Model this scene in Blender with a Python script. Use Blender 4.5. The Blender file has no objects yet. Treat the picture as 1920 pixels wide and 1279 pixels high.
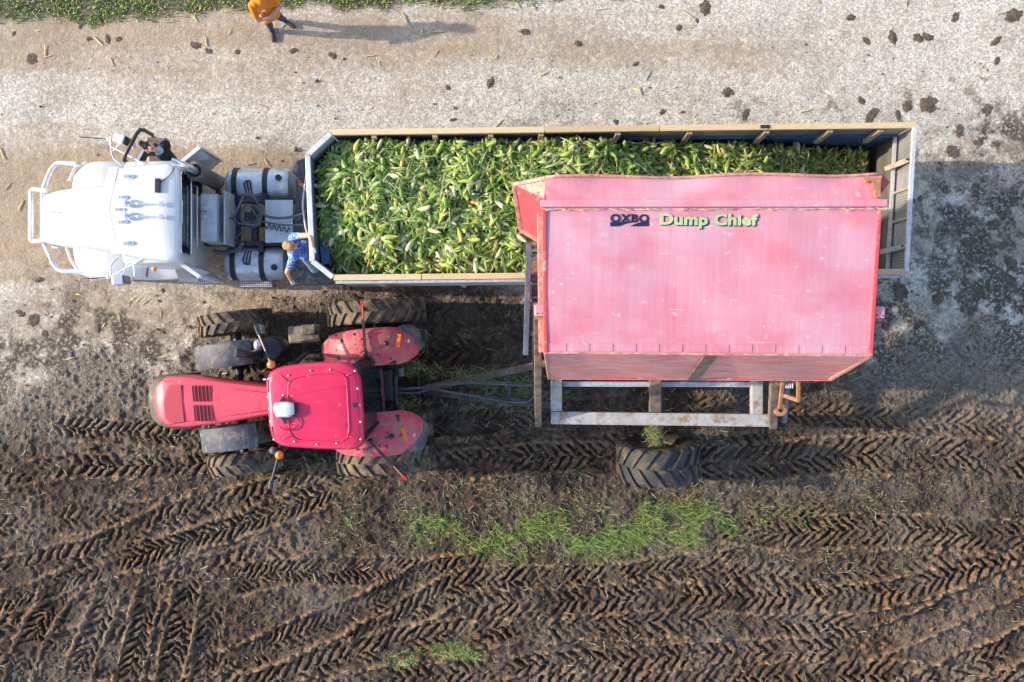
import bpy, bmesh, math, random
import numpy as np
from mathutils import Vector, Matrix, Quaternion

S = bpy.context.scene
COL = S.collection
rnd = random.Random(7)
R = math.radians

# ------------------------------------------------------------------ camera, sky, sun, exposure
CAM_H = 22.0           # height of the drone above the ground
FPX = 2030.0           # focal length in pixels of a 1920 px wide frame
cam = bpy.data.cameras.new('Camera'); cam.sensor_width = 36.0; cam.lens = FPX / 1920 * 36.0
cam.clip_end = 3000; cam.clip_start = 0.1
camo = bpy.data.objects.new('Camera', cam); COL.objects.link(camo)
camo.location = (0, 0, CAM_H); camo.rotation_euler = (0, 0, 0)
S.camera = camo

SUN_EL = 24.0
world = bpy.data.worlds.new('World'); S.world = world; world.use_nodes = True
nt = world.node_tree
sky = nt.nodes.new('ShaderNodeTexSky'); sky.sky_type = 'NISHITA'; sky.sun_disc = False
sky.sun_elevation = R(SUN_EL); sky.sun_rotation = R(-86)
nt.links.new(sky.outputs[0], nt.nodes['Background'].inputs[0])
nt.nodes['Background'].inputs[1].default_value = 0.15
sunl = bpy.data.lights.new('Sun', 'SUN'); sunl.energy = 2.5; sunl.angle = R(1.0); sunl.color = (1.0, 0.86, 0.68)
suno = bpy.data.objects.new('Sun', sunl); COL.objects.link(suno)
sd = Vector((math.cos(R(SUN_EL)), -0.045, -math.sin(R(SUN_EL))))
suno.rotation_euler = sd.to_track_quat('-Z', 'Y').to_euler(); suno.location = (-30, 3, 20)
S.view_settings.view_transform = 'Standard'; S.view_settings.look = 'None'
S.view_settings.exposure = 1.38; S.view_settings.gamma = 1.0
S.render.engine = 'CYCLES'

# ------------------------------------------------------------------ helpers
def W(px, py, z=0.0):
    """a point of the place: photo pixel and its real height above the ground"""
    k = (CAM_H - z) / FPX
    return Vector(((px - 960) * k, (639.5 - py) * k, z))

ROOT = {}
def empty(name, loc=(0, 0, 0), rz=0.0, label=None, cat=None, group=None):
    o = bpy.data.objects.new(name, None); COL.objects.link(o)
    o.location = loc; o.rotation_euler = (0, 0, rz); o.empty_display_size = 0.2
    ROOT[o.name] = Matrix.Translation(Vector(loc)) @ Matrix.Rotation(rz, 4, 'Z')
    tag(o, label, cat, group)
    return o
def tag(o, label=None, cat=None, group=None, kind=None):
    if label: o['label'] = label
    if cat: o['category'] = cat
    if group: o['group'] = group
    if kind: o['kind'] = kind
    return o
def rootmat(p):
    while p is not None:
        if p.name in ROOT: return ROOT[p.name]
        p = p.parent
    return Matrix.Identity(4)

class MB:
    """collects shapes in world coordinates (or in the frame xf) and links them as one mesh object"""
    def __init__(self, xf=None):
        self.v = []; self.f = []; self.m = []; self.xf = xf; self.mi = 0
    def add(self, vs, fs):
        b = len(self.v)
        self.v.extend(Vector(v) for v in vs)
        for f in fs:
            self.f.append([b + i for i in f]); self.m.append(self.mi)
        return self
    def box(self, c, s, rot=None):
        c = Vector(c); h = Vector(s) * 0.5
        vs = [Vector((x * h.x, y * h.y, z * h.z)) for x in (-1, 1) for y in (-1, 1) for z in (-1, 1)]
        if rot is not None: vs = [rot @ v for v in vs]
        return self.add([v + c for v in vs], [(0, 1, 3, 2), (4, 6, 7, 5), (0, 4, 5, 1), (2, 3, 7, 6), (0, 2, 6, 4), (1, 5, 7, 3)])
    def bar(self, a, b, w, h, up=(0, 0, 1)):
        a = Vector(a); b = Vector(b); d = (b - a); L = d.length; d.normalize()
        u = Vector(up)
        if abs(d.dot(u)) > 0.98: u = Vector((1, 0, 0))
        sx = d.cross(u).normalized(); uz = sx.cross(d)
        rot = Matrix((d, sx, uz)).transposed()
        return self.box((a + b) * 0.5, (L, w, h), rot)
    def tube(self, pts, r, seg=8, closed=False, cap=True):
        pts = [Vector(p) for p in pts]; n = len(pts)
        rs = r if isinstance(r, (list, tuple)) else [r] * n
        rings = []; prev = None
        for i, p in enumerate(pts):
            if closed: d = pts[(i + 1) % n] - pts[i - 1]
            else: d = pts[min(i + 1, n - 1)] - pts[max(i - 1, 0)]
            d.normalize()
            if prev is None:
                u = Vector((0, 0, 1)) if abs(d.z) < 0.9 else Vector((1, 0, 0))
                u = (u - d * u.dot(d)).normalized()
            else:
                u = (prev - d * prev.dot(d))
                u = u.normalized() if u.length > 1e-6 else d.orthogonal().normalized()
            prev = u; w = d.cross(u)
            rings.append([p + (u * math.cos(2 * math.pi * k / seg) + w * math.sin(2 * math.pi * k / seg)) * rs[i] for k in range(seg)])
        vs = [v for ring in rings for v in ring]; fs = []
        for i in range(n if closed else n - 1):
            j = (i + 1) % n
            for k in range(seg):
                k2 = (k + 1) % seg
                fs.append((i * seg + k, i * seg + k2, j * seg + k2, j * seg + k))
        if cap and not closed:
            fs.append(tuple(range(seg))[::-1]); fs.append(tuple((n - 1) * seg + k for k in range(seg)))
        return self.add(vs, fs)
    def cyl(self, a, b, r0, r1=None, seg=16):
        return self.tube([a, b], [r0, r0 if r1 is None else r1], seg)
    def loft(self, rings, cap0=True, cap1=True, closed=True):
        n = len(rings[0]); vs = [v for r_ in rings for v in r_]; fs = []
        for i in range(len(rings) - 1):
            for k in range(n if closed else n - 1):
                k2 = (k + 1) % n
                fs.append((i * n + k, i * n + k2, (i + 1) * n + k2, (i + 1) * n + k))
        if cap0: fs.append(tuple(range(n))[::-1])
        if cap1: fs.append(tuple((len(rings) - 1) * n + k for k in range(n)))
        return self.add(vs, fs)
    def prism(self, poly, z0, z1):
        a = [Vector((p[0], p[1], z0)) for p in poly]; b = [Vector((p[0], p[1], z1)) for p in poly]
        return self.loft([a, b])
    def slab(self, quad, th):
        """a plate of thickness th below the given corner points"""
        q = [Vector(p) for p in quad]; n = (q[1] - q[0]).cross(q[2] - q[0]).normalized()
        return self.loft([[p - n * th for p in q], q])
    def lathe(self, prof, c, axis='Y', seg=32):
        """profile of (radius, offset along axis) swept round the axis through c"""
        c = Vector(c); vs = []; fs = []; n = len(prof)
        for i in range(seg):
            a = 2 * math.pi * i / seg; ca, sa = math.cos(a), math.sin(a)
            for r_, t in prof:
                vs.append(c + (Vector((ca * r_, t, sa * r_)) if axis == 'Y' else Vector((t, ca * r_, sa * r_)) if axis == 'X' else Vector((ca * r_, sa * r_, t))))
        for i in range(seg):
            j = (i + 1) % seg
            for k in range(n - 1):
                fs.append((i * n + k, i * n + k + 1, j * n + k + 1, j * n + k))
        return self.add(vs, fs)
    def sphere(self, c, r, seg=12, rings=8, sc=(1, 1, 1), rot=None):
        c = Vector(c); vs = []; fs = []
        for i in range(rings + 1):
            t = math.pi * i / rings
            for k in range(seg):
                a = 2 * math.pi * k / seg
                p = Vector((math.sin(t) * math.cos(a) * sc[0], math.sin(t) * math.sin(a) * sc[1], math.cos(t) * sc[2])) * r
                vs.append(c + (rot @ p if rot is not None else p))
        for i in range(rings):
            for k in range(seg):
                k2 = (k + 1) % seg
                fs.append((i * seg + k, (i + 1) * seg + k, (i + 1) * seg + k2, i * seg + k2))
        return self.add(vs, fs)
    def mesh(self, name, inv=None):
        me = bpy.data.meshes.new(name)
        vs = self.v
        if self.xf is not None: vs = [self.xf @ v for v in vs]
        if inv is not None: vs = [inv @ v for v in vs]
        me.from_pydata([tuple(v) for v in vs], [], self.f)
        me.update()
        bm = bmesh.new(); bm.from_mesh(me)
        bmesh.ops.remove_doubles(bm, verts=bm.verts, dist=1e-5)
        bmesh.ops.recalc_face_normals(bm, faces=bm.faces); bm.to_mesh(me); bm.free()
        return me
    def build(self, name, mat, parent=None, bevel=0.0, smooth=False, label=None, local=False):
        inv = None
        if parent is not None and not local: inv = rootmat(parent).inverted()
        me = self.mesh(name, inv)
        for m_ in (mat if isinstance(mat, (list, tuple)) else [mat]): me.materials.append(m_)
        if isinstance(mat, (list, tuple)) and len(self.m) == len(me.polygons):
            me.polygons.foreach_set('material_index', self.m)
        o = bpy.data.objects.new(name, me); COL.objects.link(o)
        if parent is not None: o.parent = parent
        if smooth:
            me.shade_smooth()
            if smooth == 'auto': me.set_sharp_from_angle(angle=R(38))
        if bevel:
            b = o.modifiers.new('bevel', 'BEVEL'); b.width = bevel; b.segments = 2; b.limit_method = 'ANGLE'; b.angle_limit = R(35)
        if label: o['label'] = label
        return o

def catmull(pts, n=8):
    pts = [Vector(p) for p in pts]; out = []
    P = [pts[0] * 2 - pts[1]] + pts + [pts[-1] * 2 - pts[-2]]
    for i in range(1, len(P) - 2):
        for k in range(n):
            t = k / n; a, b, c, d = P[i - 1], P[i], P[i + 1], P[i + 2]
            out.append(0.5 * ((2 * b) + (c - a) * t + (2 * a - 5 * b + 4 * c - d) * t * t + (3 * b - a - 3 * c + d) * t ** 3))
    out.append(pts[-1]); return out

# ------------------------------------------------------------------ materials
MAT = {}
def mk(name, col, rough=0.5, metal=0.0, var=0.15, scale=6.0, col2=None, dirt=None, dirt_amt=0.3, dirt_scale=3.0,
       bump=0.0, bump_scale=60.0, stretch=(1, 1, 1), coat=0.0, rvar=0.1, spec=0.5, randobj=0.0):
    m = bpy.data.materials.new(name); m.use_nodes = True; n = m.node_tree.nodes; l = m.node_tree.links
    b = n['Principled BSDF']
    tc = n.new('ShaderNodeTexCoord'); mp = n.new('ShaderNodeMapping'); mp.inputs['Scale'].default_value = stretch
    l.new(tc.outputs['Object'], mp.inputs[0])
    no = n.new('ShaderNodeTexNoise'); no.inputs['Scale'].default_value = scale; no.inputs['Detail'].default_value = 6
    no.inputs['Roughness'].default_value = 0.62
    l.new(mp.outputs[0], no.inputs['Vector'])
    rp = n.new('ShaderNodeMapRange'); rp.inputs[1].default_value = 0.3; rp.inputs[2].default_value = 0.7
    l.new(no.outputs['Fac'], rp.inputs[0])
    mx = n.new('ShaderNodeMix'); mx.data_type = 'RGBA'
    c2 = col2 if col2 else tuple(max(0, c * (1 - 2 * var)) for c in col)
    c1 = col if col2 else tuple(min(1, c * (1 + var)) for c in col)
    mx.inputs['A'].default_value = (*c1, 1); mx.inputs['B'].default_value = (*c2, 1)
    l.new(rp.outputs[0], mx.inputs['Factor'])
    out = mx.outputs['Result']
    if randobj:
        oi = n.new('ShaderNodeObjectInfo'); hs = n.new('ShaderNodeHueSaturation')
        mr = n.new('ShaderNodeMapRange'); mr.inputs[3].default_value = 1 - randobj; mr.inputs[4].default_value = 1 + randobj
        l.new(oi.outputs['Random'], mr.inputs[0]); l.new(mr.outputs[0], hs.inputs['Value']); l.new(out, hs.inputs['Color'])
        out = hs.outputs[0]
    l.new(rp.outputs[0], b.inputs['Roughness'])
    rr = n.new('ShaderNodeMapRange'); rr.inputs[3].default_value = max(0.02, rough - rvar); rr.inputs[4].default_value = min(1, rough + rvar)
    l.new(no.outputs['Fac'], rr.inputs[0]); l.new(rr.outputs[0], b.inputs['Roughness'])
    if dirt:
        n2 = n.new('ShaderNodeTexNoise'); n2.inputs['Scale'].default_value = dirt_scale; n2.inputs['Detail'].default_value = 9
        n2.inputs['Roughness'].default_value = 0.72
        l.new(tc.outputs['Object'], n2.inputs['Vector'])
        r2 = n.new('ShaderNodeMapRange'); r2.inputs[1].default_value = 0.66 - dirt_amt * 0.4; r2.inputs[2].default_value = 0.76 - dirt_amt * 0.3
        l.new(n2.outputs['Fac'], r2.inputs[0])
        m2 = n.new('ShaderNodeMix'); m2.data_type = 'RGBA'; l.new(r2.outputs[0], m2.inputs['Factor'])
        l.new(out, m2.inputs['A']); m2.inputs['B'].default_value = (*dirt, 1); out = m2.outputs['Result']
        m3 = n.new('ShaderNodeMix'); l.new(r2.outputs[0], m3.inputs[0]); l.new(rr.outputs[0], m3.inputs[2]); m3.inputs[3].default_value = 0.9
        l.new(m3.outputs[0], b.inputs['Roughness'])
        mm = n.new('ShaderNodeMath'); mm.operation = 'MULTIPLY_ADD'; l.new(r2.outputs[0], mm.inputs[0]); mm.inputs[1].default_value = -metal; mm.inputs[2].default_value = metal
        l.new(mm.outputs[0], b.inputs['Metallic'])
    else:
        b.inputs['Metallic'].default_value = metal
    l.new(out, b.inputs['Base Color'])
    b.inputs['Coat Weight'].default_value = coat; b.inputs['Coat Roughness'].default_value = 0.15
    b.inputs['Specular IOR Level'].default_value = spec
    if bump:
        n3 = n.new('ShaderNodeTexNoise'); n3.inputs['Scale'].default_value = bump_scale; n3.inputs['Detail'].default_value = 5
        l.new(mp.outputs[0], n3.inputs['Vector'])
        bp = n.new('ShaderNodeBump'); bp.inputs['Strength'].default_value = bump; bp.inputs['Distance'].default_value = 0.02
        l.new(n3.outputs['Fac'], bp.inputs['Height']); l.new(bp.outputs[0], b.inputs['Normal'])
    MAT[name] = m
    return m

MUD = (0.12, 0.085, 0.055)
mk('white_paint', (0.66, 0.655, 0.64), 0.32, var=0.03, coat=0.25, dirt=(0.5, 0.46, 0.40), dirt_amt=0.10, dirt_scale=4)
mk('chrome', (0.78, 0.78, 0.80), 0.2, 0.75, var=0.06)
mk('aluminium', (0.72, 0.73, 0.75), 0.38, 0.35, var=0.12, dirt=(0.25, 0.21, 0.17), dirt_amt=0.22, dirt_scale=4)
mk('tank_aluminium', (0.68, 0.70, 0.73), 0.34, 0.35, var=0.15, scale=3, dirt=(0.33, 0.30, 0.26), dirt_amt=0.35, dirt_scale=3.5)
mk('galvanised', (0.55, 0.57, 0.60), 0.5, 0.35, var=0.15, scale=12, dirt=(0.3, 0.25, 0.2), dirt_amt=0.2)
mk('pale_steel', (0.47, 0.46, 0.45), 0.5, 0.1, var=0.12, scale=5, dirt=(0.26, 0.17, 0.10), dirt_amt=0.48, dirt_scale=4, bump=0.2)
mk('black_steel', (0.028, 0.032, 0.042), 0.5, 0.2, var=0.3, dirt=(0.11, 0.09, 0.075), dirt_amt=0.3, dirt_scale=6)
mk('frame_steel', (0.045, 0.05, 0.065), 0.55, 0.2, var=0.3, dirt=(0.13, 0.11, 0.09), dirt_amt=0.45, dirt_scale=5, bump=0.3)
mk('black_plastic', (0.02, 0.022, 0.028), 0.42, var=0.2)
mk('fender_plastic', (0.075, 0.09, 0.12), 0.55, var=0.25, scale=10, dirt=(0.24, 0.20, 0.16), dirt_amt=0.42, dirt_scale=6, bump=0.3)
mk('glass', (0.012, 0.02, 0.024), 0.06, var=0.4, scale=2, spec=0.8, rvar=0.03)
mk('tractor_red', (0.66, 0.022, 0.085), 0.36, var=0.07, scale=3, coat=0.25, dirt=(0.50, 0.30, 0.28), dirt_amt=0.12, dirt_scale=11)
mk('hood_red_skylit', (0.72, 0.065, 0.105), 0.42, var=0.05, scale=3, coat=0.15, dirt=(0.55, 0.34, 0.30), dirt_amt=0.14, dirt_scale=10)  # tractor red lightened: sky reflection on the bonnet painted into the base colour
mk('fender_red', (0.60, 0.04, 0.095), 0.45, var=0.12, scale=3, coat=0.15, dirt=(0.30, 0.18, 0.13), dirt_amt=0.52, dirt_scale=8)
mk('tractor_red_dull', (0.42, 0.035, 0.055), 0.6, var=0.1, scale=40)
mk('slot_dark', (0.02, 0.003, 0.006), 0.7, var=0.1)
mk('nose_grey', (0.085, 0.075, 0.062), 0.7, var=0.15, dirt=(0.2, 0.16, 0.11), dirt_amt=0.35)
mk('amber', (0.85, 0.20, 0.015), 0.25, var=0.08, coat=0.4)
mk('lens', (0.72, 0.66, 0.50), 0.2, var=0.08, coat=0.4)
mk('tail_red', (0.75, 0.02, 0.03), 0.25, var=0.05, coat=0.3)
mk('rubber', (0.045, 0.043, 0.042), 0.75, var=0.3, scale=8, dirt=(0.21, 0.145, 0.085), dirt_amt=0.55, dirt_scale=3.5, bump=0.35, bump_scale=40)
mk('rubber_dark', (0.028, 0.030, 0.034), 0.7, var=0.25, dirt=(0.15, 0.10, 0.06), dirt_amt=0.42, dirt_scale=3, bump=0.35, bump_scale=40)
mk('rim_muddy', (0.26, 0.19, 0.12), 0.75, var=0.25, dirt=(0.14, 0.10, 0.06), dirt_amt=0.5)
mk('dusty_block', (0.28, 0.23, 0.17), 0.8, var=0.2, dirt=(0.08, 0.07, 0.06), dirt_amt=0.4)
mk('hose', (0.10, 0.11, 0.12), 0.5, var=0.25, dirt=(0.25, 0.22, 0.18), dirt_amt=0.35)
mk('hose_red', (0.5, 0.06, 0.05), 0.45, var=0.1)
mk('hose_pale', (0.65, 0.55, 0.55), 0.5, var=0.1)
mk('timber', (0.64, 0.49, 0.29), 0.75, var=0.16, scale=5, stretch=(1.2, 14, 14), col2=(0.50, 0.36, 0.19), dirt=(0.2, 0.14, 0.08), dirt_amt=0.06, dirt_scale=6, bump=0.25, randobj=0.12)
mk('timber_old', (0.40, 0.33, 0.24), 0.8, var=0.2, scale=6, dirt=(0.15, 0.12, 0.08), dirt_amt=0.25, bump=0.3)
mk('blue_paint', (0.04, 0.13, 0.27), 0.45, var=0.25, scale=5, dirt=(0.2, 0.22, 0.22), dirt_amt=0.25)
mk('olive_sheet', (0.15, 0.145, 0.12), 0.6, var=0.2, scale=3, stretch=(6, 1, 1), dirt=(0.24, 0.21, 0.16), dirt_amt=0.3)
mk('deck_dark', (0.055, 0.065, 0.075), 0.55, 0.1, var=0.25, scale=4, dirt=(0.2, 0.19, 0.17), dirt_amt=0.35, dirt_scale=5)
mk('orange_rust', (0.42, 0.20, 0.09), 0.75, var=0.25, dirt=(0.3, 0.15, 0.07), dirt_amt=0.4, dirt_scale=8)
mk('rusty_beam', (0.20, 0.14, 0.10), 0.8, var=0.3, dirt=(0.10, 0.08, 0.07), dirt_amt=0.5, dirt_scale=6, bump=0.4)
mk('blue_grey_bar', (0.13, 0.16, 0.22), 0.55, 0.2, var=0.2, dirt=(0.28, 0.2, 0.12), dirt_amt=0.3, dirt_scale=9)
mk('pale_green_print', (0.42, 0.52, 0.27), 0.6, var=0.08, scale=20)
mk('navy_print', (0.012, 0.016, 0.06), 0.5, var=0.2, dirt=(0.5, 0.2, 0.25), dirt_amt=0.10, dirt_scale=25)
mk('white_print', (0.75, 0.72, 0.72), 0.5, var=0.05)
mk('mud_clod', (0.14, 0.10, 0.07), 0.9, var=0.35, scale=18, bump=0.8, bump_scale=50)
mk('stalk', (0.55, 0.46, 0.26), 0.8, var=0.25, randobj=0.25)
mk('husk_bit', (0.50, 0.52, 0.22), 0.8, var=0.25, randobj=0.25)

# faded hopper paint: red bleached to chalky pink, with scuffs and vertical run marks
def hopper_mat():
    m = mk('hopper_paint', (0.61, 0.33, 0.39), 0.55, var=0.1, scale=0.75, col2=(0.60, 0.175, 0.225), stretch=(1, 1, 1), bump=0.05, bump_scale=8, spec=0.4)
    n = m.node_tree.nodes; l = m.node_tree.links; b = n['Principled BSDF']
    src = b.inputs['Base Color'].links[0].from_socket
    tc = [x for x in n if x.type == 'TEX_COORD'][0]
    mp = n.new('ShaderNodeMapping'); mp.inputs['Scale'].default_value = (9, 0.5, 0.5); l.new(tc.outputs['Object'], mp.inputs[0])
    no = n.new('ShaderNodeTexNoise'); no.inputs['Scale'].default_value = 1.6; no.inputs['Detail'].default_value = 7; l.new(mp.outputs[0], no.inputs['Vector'])
    r1 = n.new('ShaderNodeMapRange'); r1.inputs[1].default_value = 0.42; r1.inputs[2].default_value = 0.75; r1.inputs[4].default_value = 0.22; l.new(no.outputs['Fac'], r1.inputs[0])
    mx = n.new('ShaderNodeMix'); mx.data_type = 'RGBA'; l.new(r1.outputs[0], mx.inputs['Factor']); l.new(src, mx.inputs['A']); mx.inputs['B'].default_value = (0.64, 0.42, 0.47, 1)
    n2 = n.new('ShaderNodeTexNoise'); n2.inputs['Scale'].default_value = 5.5; n2.inputs['Detail'].default_value = 10; n2.inputs['Roughness'].default_value = 0.75; l.new(tc.outputs['Object'], n2.inputs['Vector'])
    r2 = n.new('ShaderNodeMapRange'); r2.inputs[1].default_value = 0.59; r2.inputs[2].default_value = 0.66; r2.inputs[4].default_value = 0.7; l.new(n2.outputs['Fac'], r2.inputs[0])
    m2 = n.new('ShaderNodeMix'); m2.data_type = 'RGBA'; l.new(r2.outputs[0], m2.inputs['Factor']); l.new(mx.outputs['Result'], m2.inputs['A']); m2.inputs['B'].default_value = (0.68, 0.55, 0.52, 1)
    # scratches: thin pale strokes in several directions; grime: grey runs
    res = m2.outputs['Result']
    for ang, st_, lo, colr, amt in ((0.5, (2, 40, 1), 0.685, (0.72, 0.62, 0.60), 0.5), (1.35, (1.5, 34, 1), 0.695, (0.70, 0.55, 0.55), 0.5), (0.0, (22, 0.55, 1), 0.56, (0.40, 0.24, 0.24), 0.45), (0.0, (0.9, 1.4, 1), 0.53, (0.60, 0.13, 0.17), 0.6)):
        mpx = n.new('ShaderNodeMapping'); mpx.inputs['Rotation'].default_value = (0, 0, ang); mpx.inputs['Scale'].default_value = st_; l.new(tc.outputs['Object'], mpx.inputs[0])
        nx_ = n.new('ShaderNodeTexNoise'); nx_.inputs['Scale'].default_value = 1.0; nx_.inputs['Detail'].default_value = 6; l.new(mpx.outputs[0], nx_.inputs['Vector'])
        rx = n.new('ShaderNodeMapRange'); rx.inputs[1].default_value = lo; rx.inputs[2].default_value = lo + (0.03 if lo > 0.65 else 0.17); rx.inputs[4].default_value = amt; l.new(nx_.outputs['Fac'], rx.inputs[0])
        mz_ = n.new('ShaderNodeMix'); mz_.data_type = 'RGBA'; l.new(rx.outputs[0], mz_.inputs['Factor']); l.new(res, mz_.inputs['A']); mz_.inputs['B'].default_value = (*colr, 1); res = mz_.outputs['Result']
    l.new(res, b.inputs['Base Color'])
    return m
hopper_mat()
mk('hopper_red', (0.60, 0.07, 0.08), 0.5, var=0.15, scale=3, dirt=(0.52, 0.42, 0.36), dirt_amt=0.3, dirt_scale=3)
mk('hopper_scraped_lit', (0.70, 0.12, 0.12), 0.5, scale=2.2, stretch=(1.0, 1, 7), col2=(0.68, 0.44, 0.40), dirt=(0.42, 0.30, 0.22), dirt_amt=0.25, dirt_scale=9)  # scraped red paint, its colour brightened to paint in light on this face
mk('hopper_edge', (0.60, 0.28, 0.22), 0.6, var=0.25, scale=10, dirt=(0.35, 0.2, 0.1), dirt_amt=0.2)
mk('hopper_inside', (0.55, 0.42, 0.30), 0.7, var=0.25, scale=20, dirt=(0.45, 0.1, 0.07), dirt_amt=0.35, dirt_scale=12)

# expanded-metal sheet: hole pattern
def grate_mat(name, base, hole, sc):
    m = mk(name, base, 0.45, 0.5, var=0.1); n = m.node_tree.nodes; l = m.node_tree.links; b = n['Principled BSDF']
    src = b.inputs['Base Color'].links[0].from_socket; tc = [x for x in n if x.type == 'TEX_COORD'][0]
    vo = n.new('ShaderNodeTexVoronoi'); vo.inputs['Scale'].default_value = sc; vo.inputs['Randomness'].default_value = 0.0; l.new(tc.outputs['Object'], vo.inputs['Vector'])
    r = n.new('ShaderNodeMapRange'); r.inputs[1].default_value = 0.30; r.inputs[2].default_value = 0.40; r.inputs[3].default_value = 1; r.inputs[4].default_value = 0; l.new(vo.outputs['Distance'], r.inputs[0])
    mx = n.new('ShaderNodeMix'); mx.data_type = 'RGBA'; l.new(r.outputs[0], mx.inputs['Factor']); l.new(src, mx.inputs['A']); mx.inputs['B'].default_value = (*hole, 1)
    l.new(mx.outputs['Result'], b.inputs['Base Color']); return m
grate_mat('grating', (0.62, 0.63, 0.66), (0.05, 0.05, 0.06), 24)
grate_mat('screen_mesh', (0.46, 0.46, 0.47), (0.15, 0.14, 0.13), 20)

# ------------------------------------------------------------------ ground: one sheet, tyre tracks pressed into it
rs = np.random.RandomState(11)
TAB = rs.rand(256, 256).astype(np.float32)
def vnoise(x, y, freq, ox=0.0):
    gx = x * freq + 37.7 + ox; gy = y * freq + 91.3 + ox * 1.7
    ix = np.floor(gx).astype(np.int64); iy = np.floor(gy).astype(np.int64)
    fx = (gx - ix).astype(np.float32); fy = (gy - iy).astype(np.float32)
    fx = fx * fx * (3 - 2 * fx); fy = fy * fy * (3 - 2 * fy)
    a = TAB[iy & 255, ix & 255]; b = TAB[iy & 255, (ix + 1) & 255]; c = TAB[(iy + 1) & 255, ix & 255]; d = TAB[(iy + 1) & 255, (ix + 1) & 255]
    return (a * (1 - fx) + b * fx) * (1 - fy) + (c * (1 - fx) + d * fx) * fy
def fbm(x, y, freq, octv=4, gain=0.55, ox=0.0):
    s = 0; a = 1; t = 0
    for i in range(octv):
        s = s + a * vnoise(x, y, freq * 2.03 ** i, ox + i * 13.1); t += a; a *= gain
    return s / t
def sst(e0, e1, x):
    t = np.clip((x - e0) / (e1 - e0), 0, 1); return t * t * (3 - 2 * t)

STEP = 0.0245
def axis(lim, far):
    d = np.arange(-lim, lim + STEP, STEP); o = [d[-1]]; st = STEP
    while o[-1] < far: st *= 1.35; o.append(o[-1] + st)
    o = np.array(o[1:]); return np.concatenate([-o[::-1] + (d[0] + d[-1]), d, o])
gx = axis(11.4, 700); gy = axis(7.9, 700)
GX, GY = np.meshgrid(gx, gy)
PX = 960 + GX * FPX / CAM_H; PY = 639.5 - GY * FPX / CAM_H       # where the ground lies in the survey picture

# where the gravel road ends and the field begins
wob = (fbm(GX, GY, 0.55, 4) - 0.5) * 190 + (fbm(GX, GY, 3.0, 3, ox=5) - 0.5) * 90
edge = np.interp(PX, [-400, 0, 150, 270, 400, 600, 900, 1000, 1500, 1640, 1750, 1920, 2300], [715, 715, 715, 665, 590, 555, 555, 555, 590, 630, 650, 680, 690])
gravel = 1 - sst(-85, 75, PY + wob - edge)
verge = 1 - sst(-14, 14, PY + (fbm(GX, GY, 1.5, 4, ox=3) - 0.5) * 46 - np.interp(PX, [-400, 0, 250, 480, 900, 1100, 2400], [40, 36, 31, 18, 12, -6, -20]))

mudn = fbm(GX, GY, 7.0, 4, 0.6)
ridg = 1 - np.abs(fbm(GX, GY, 9.0, 3, 0.6, ox=21) * 2 - 1)
Hm = (fbm(GX, GY, 0.8, 3) - 0.5) * 0.10 + (mudn - 0.5) * 0.085 + (ridg - 0.7) * 0.035
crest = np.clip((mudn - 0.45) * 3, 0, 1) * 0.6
fresh = np.zeros_like(GX)

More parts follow.
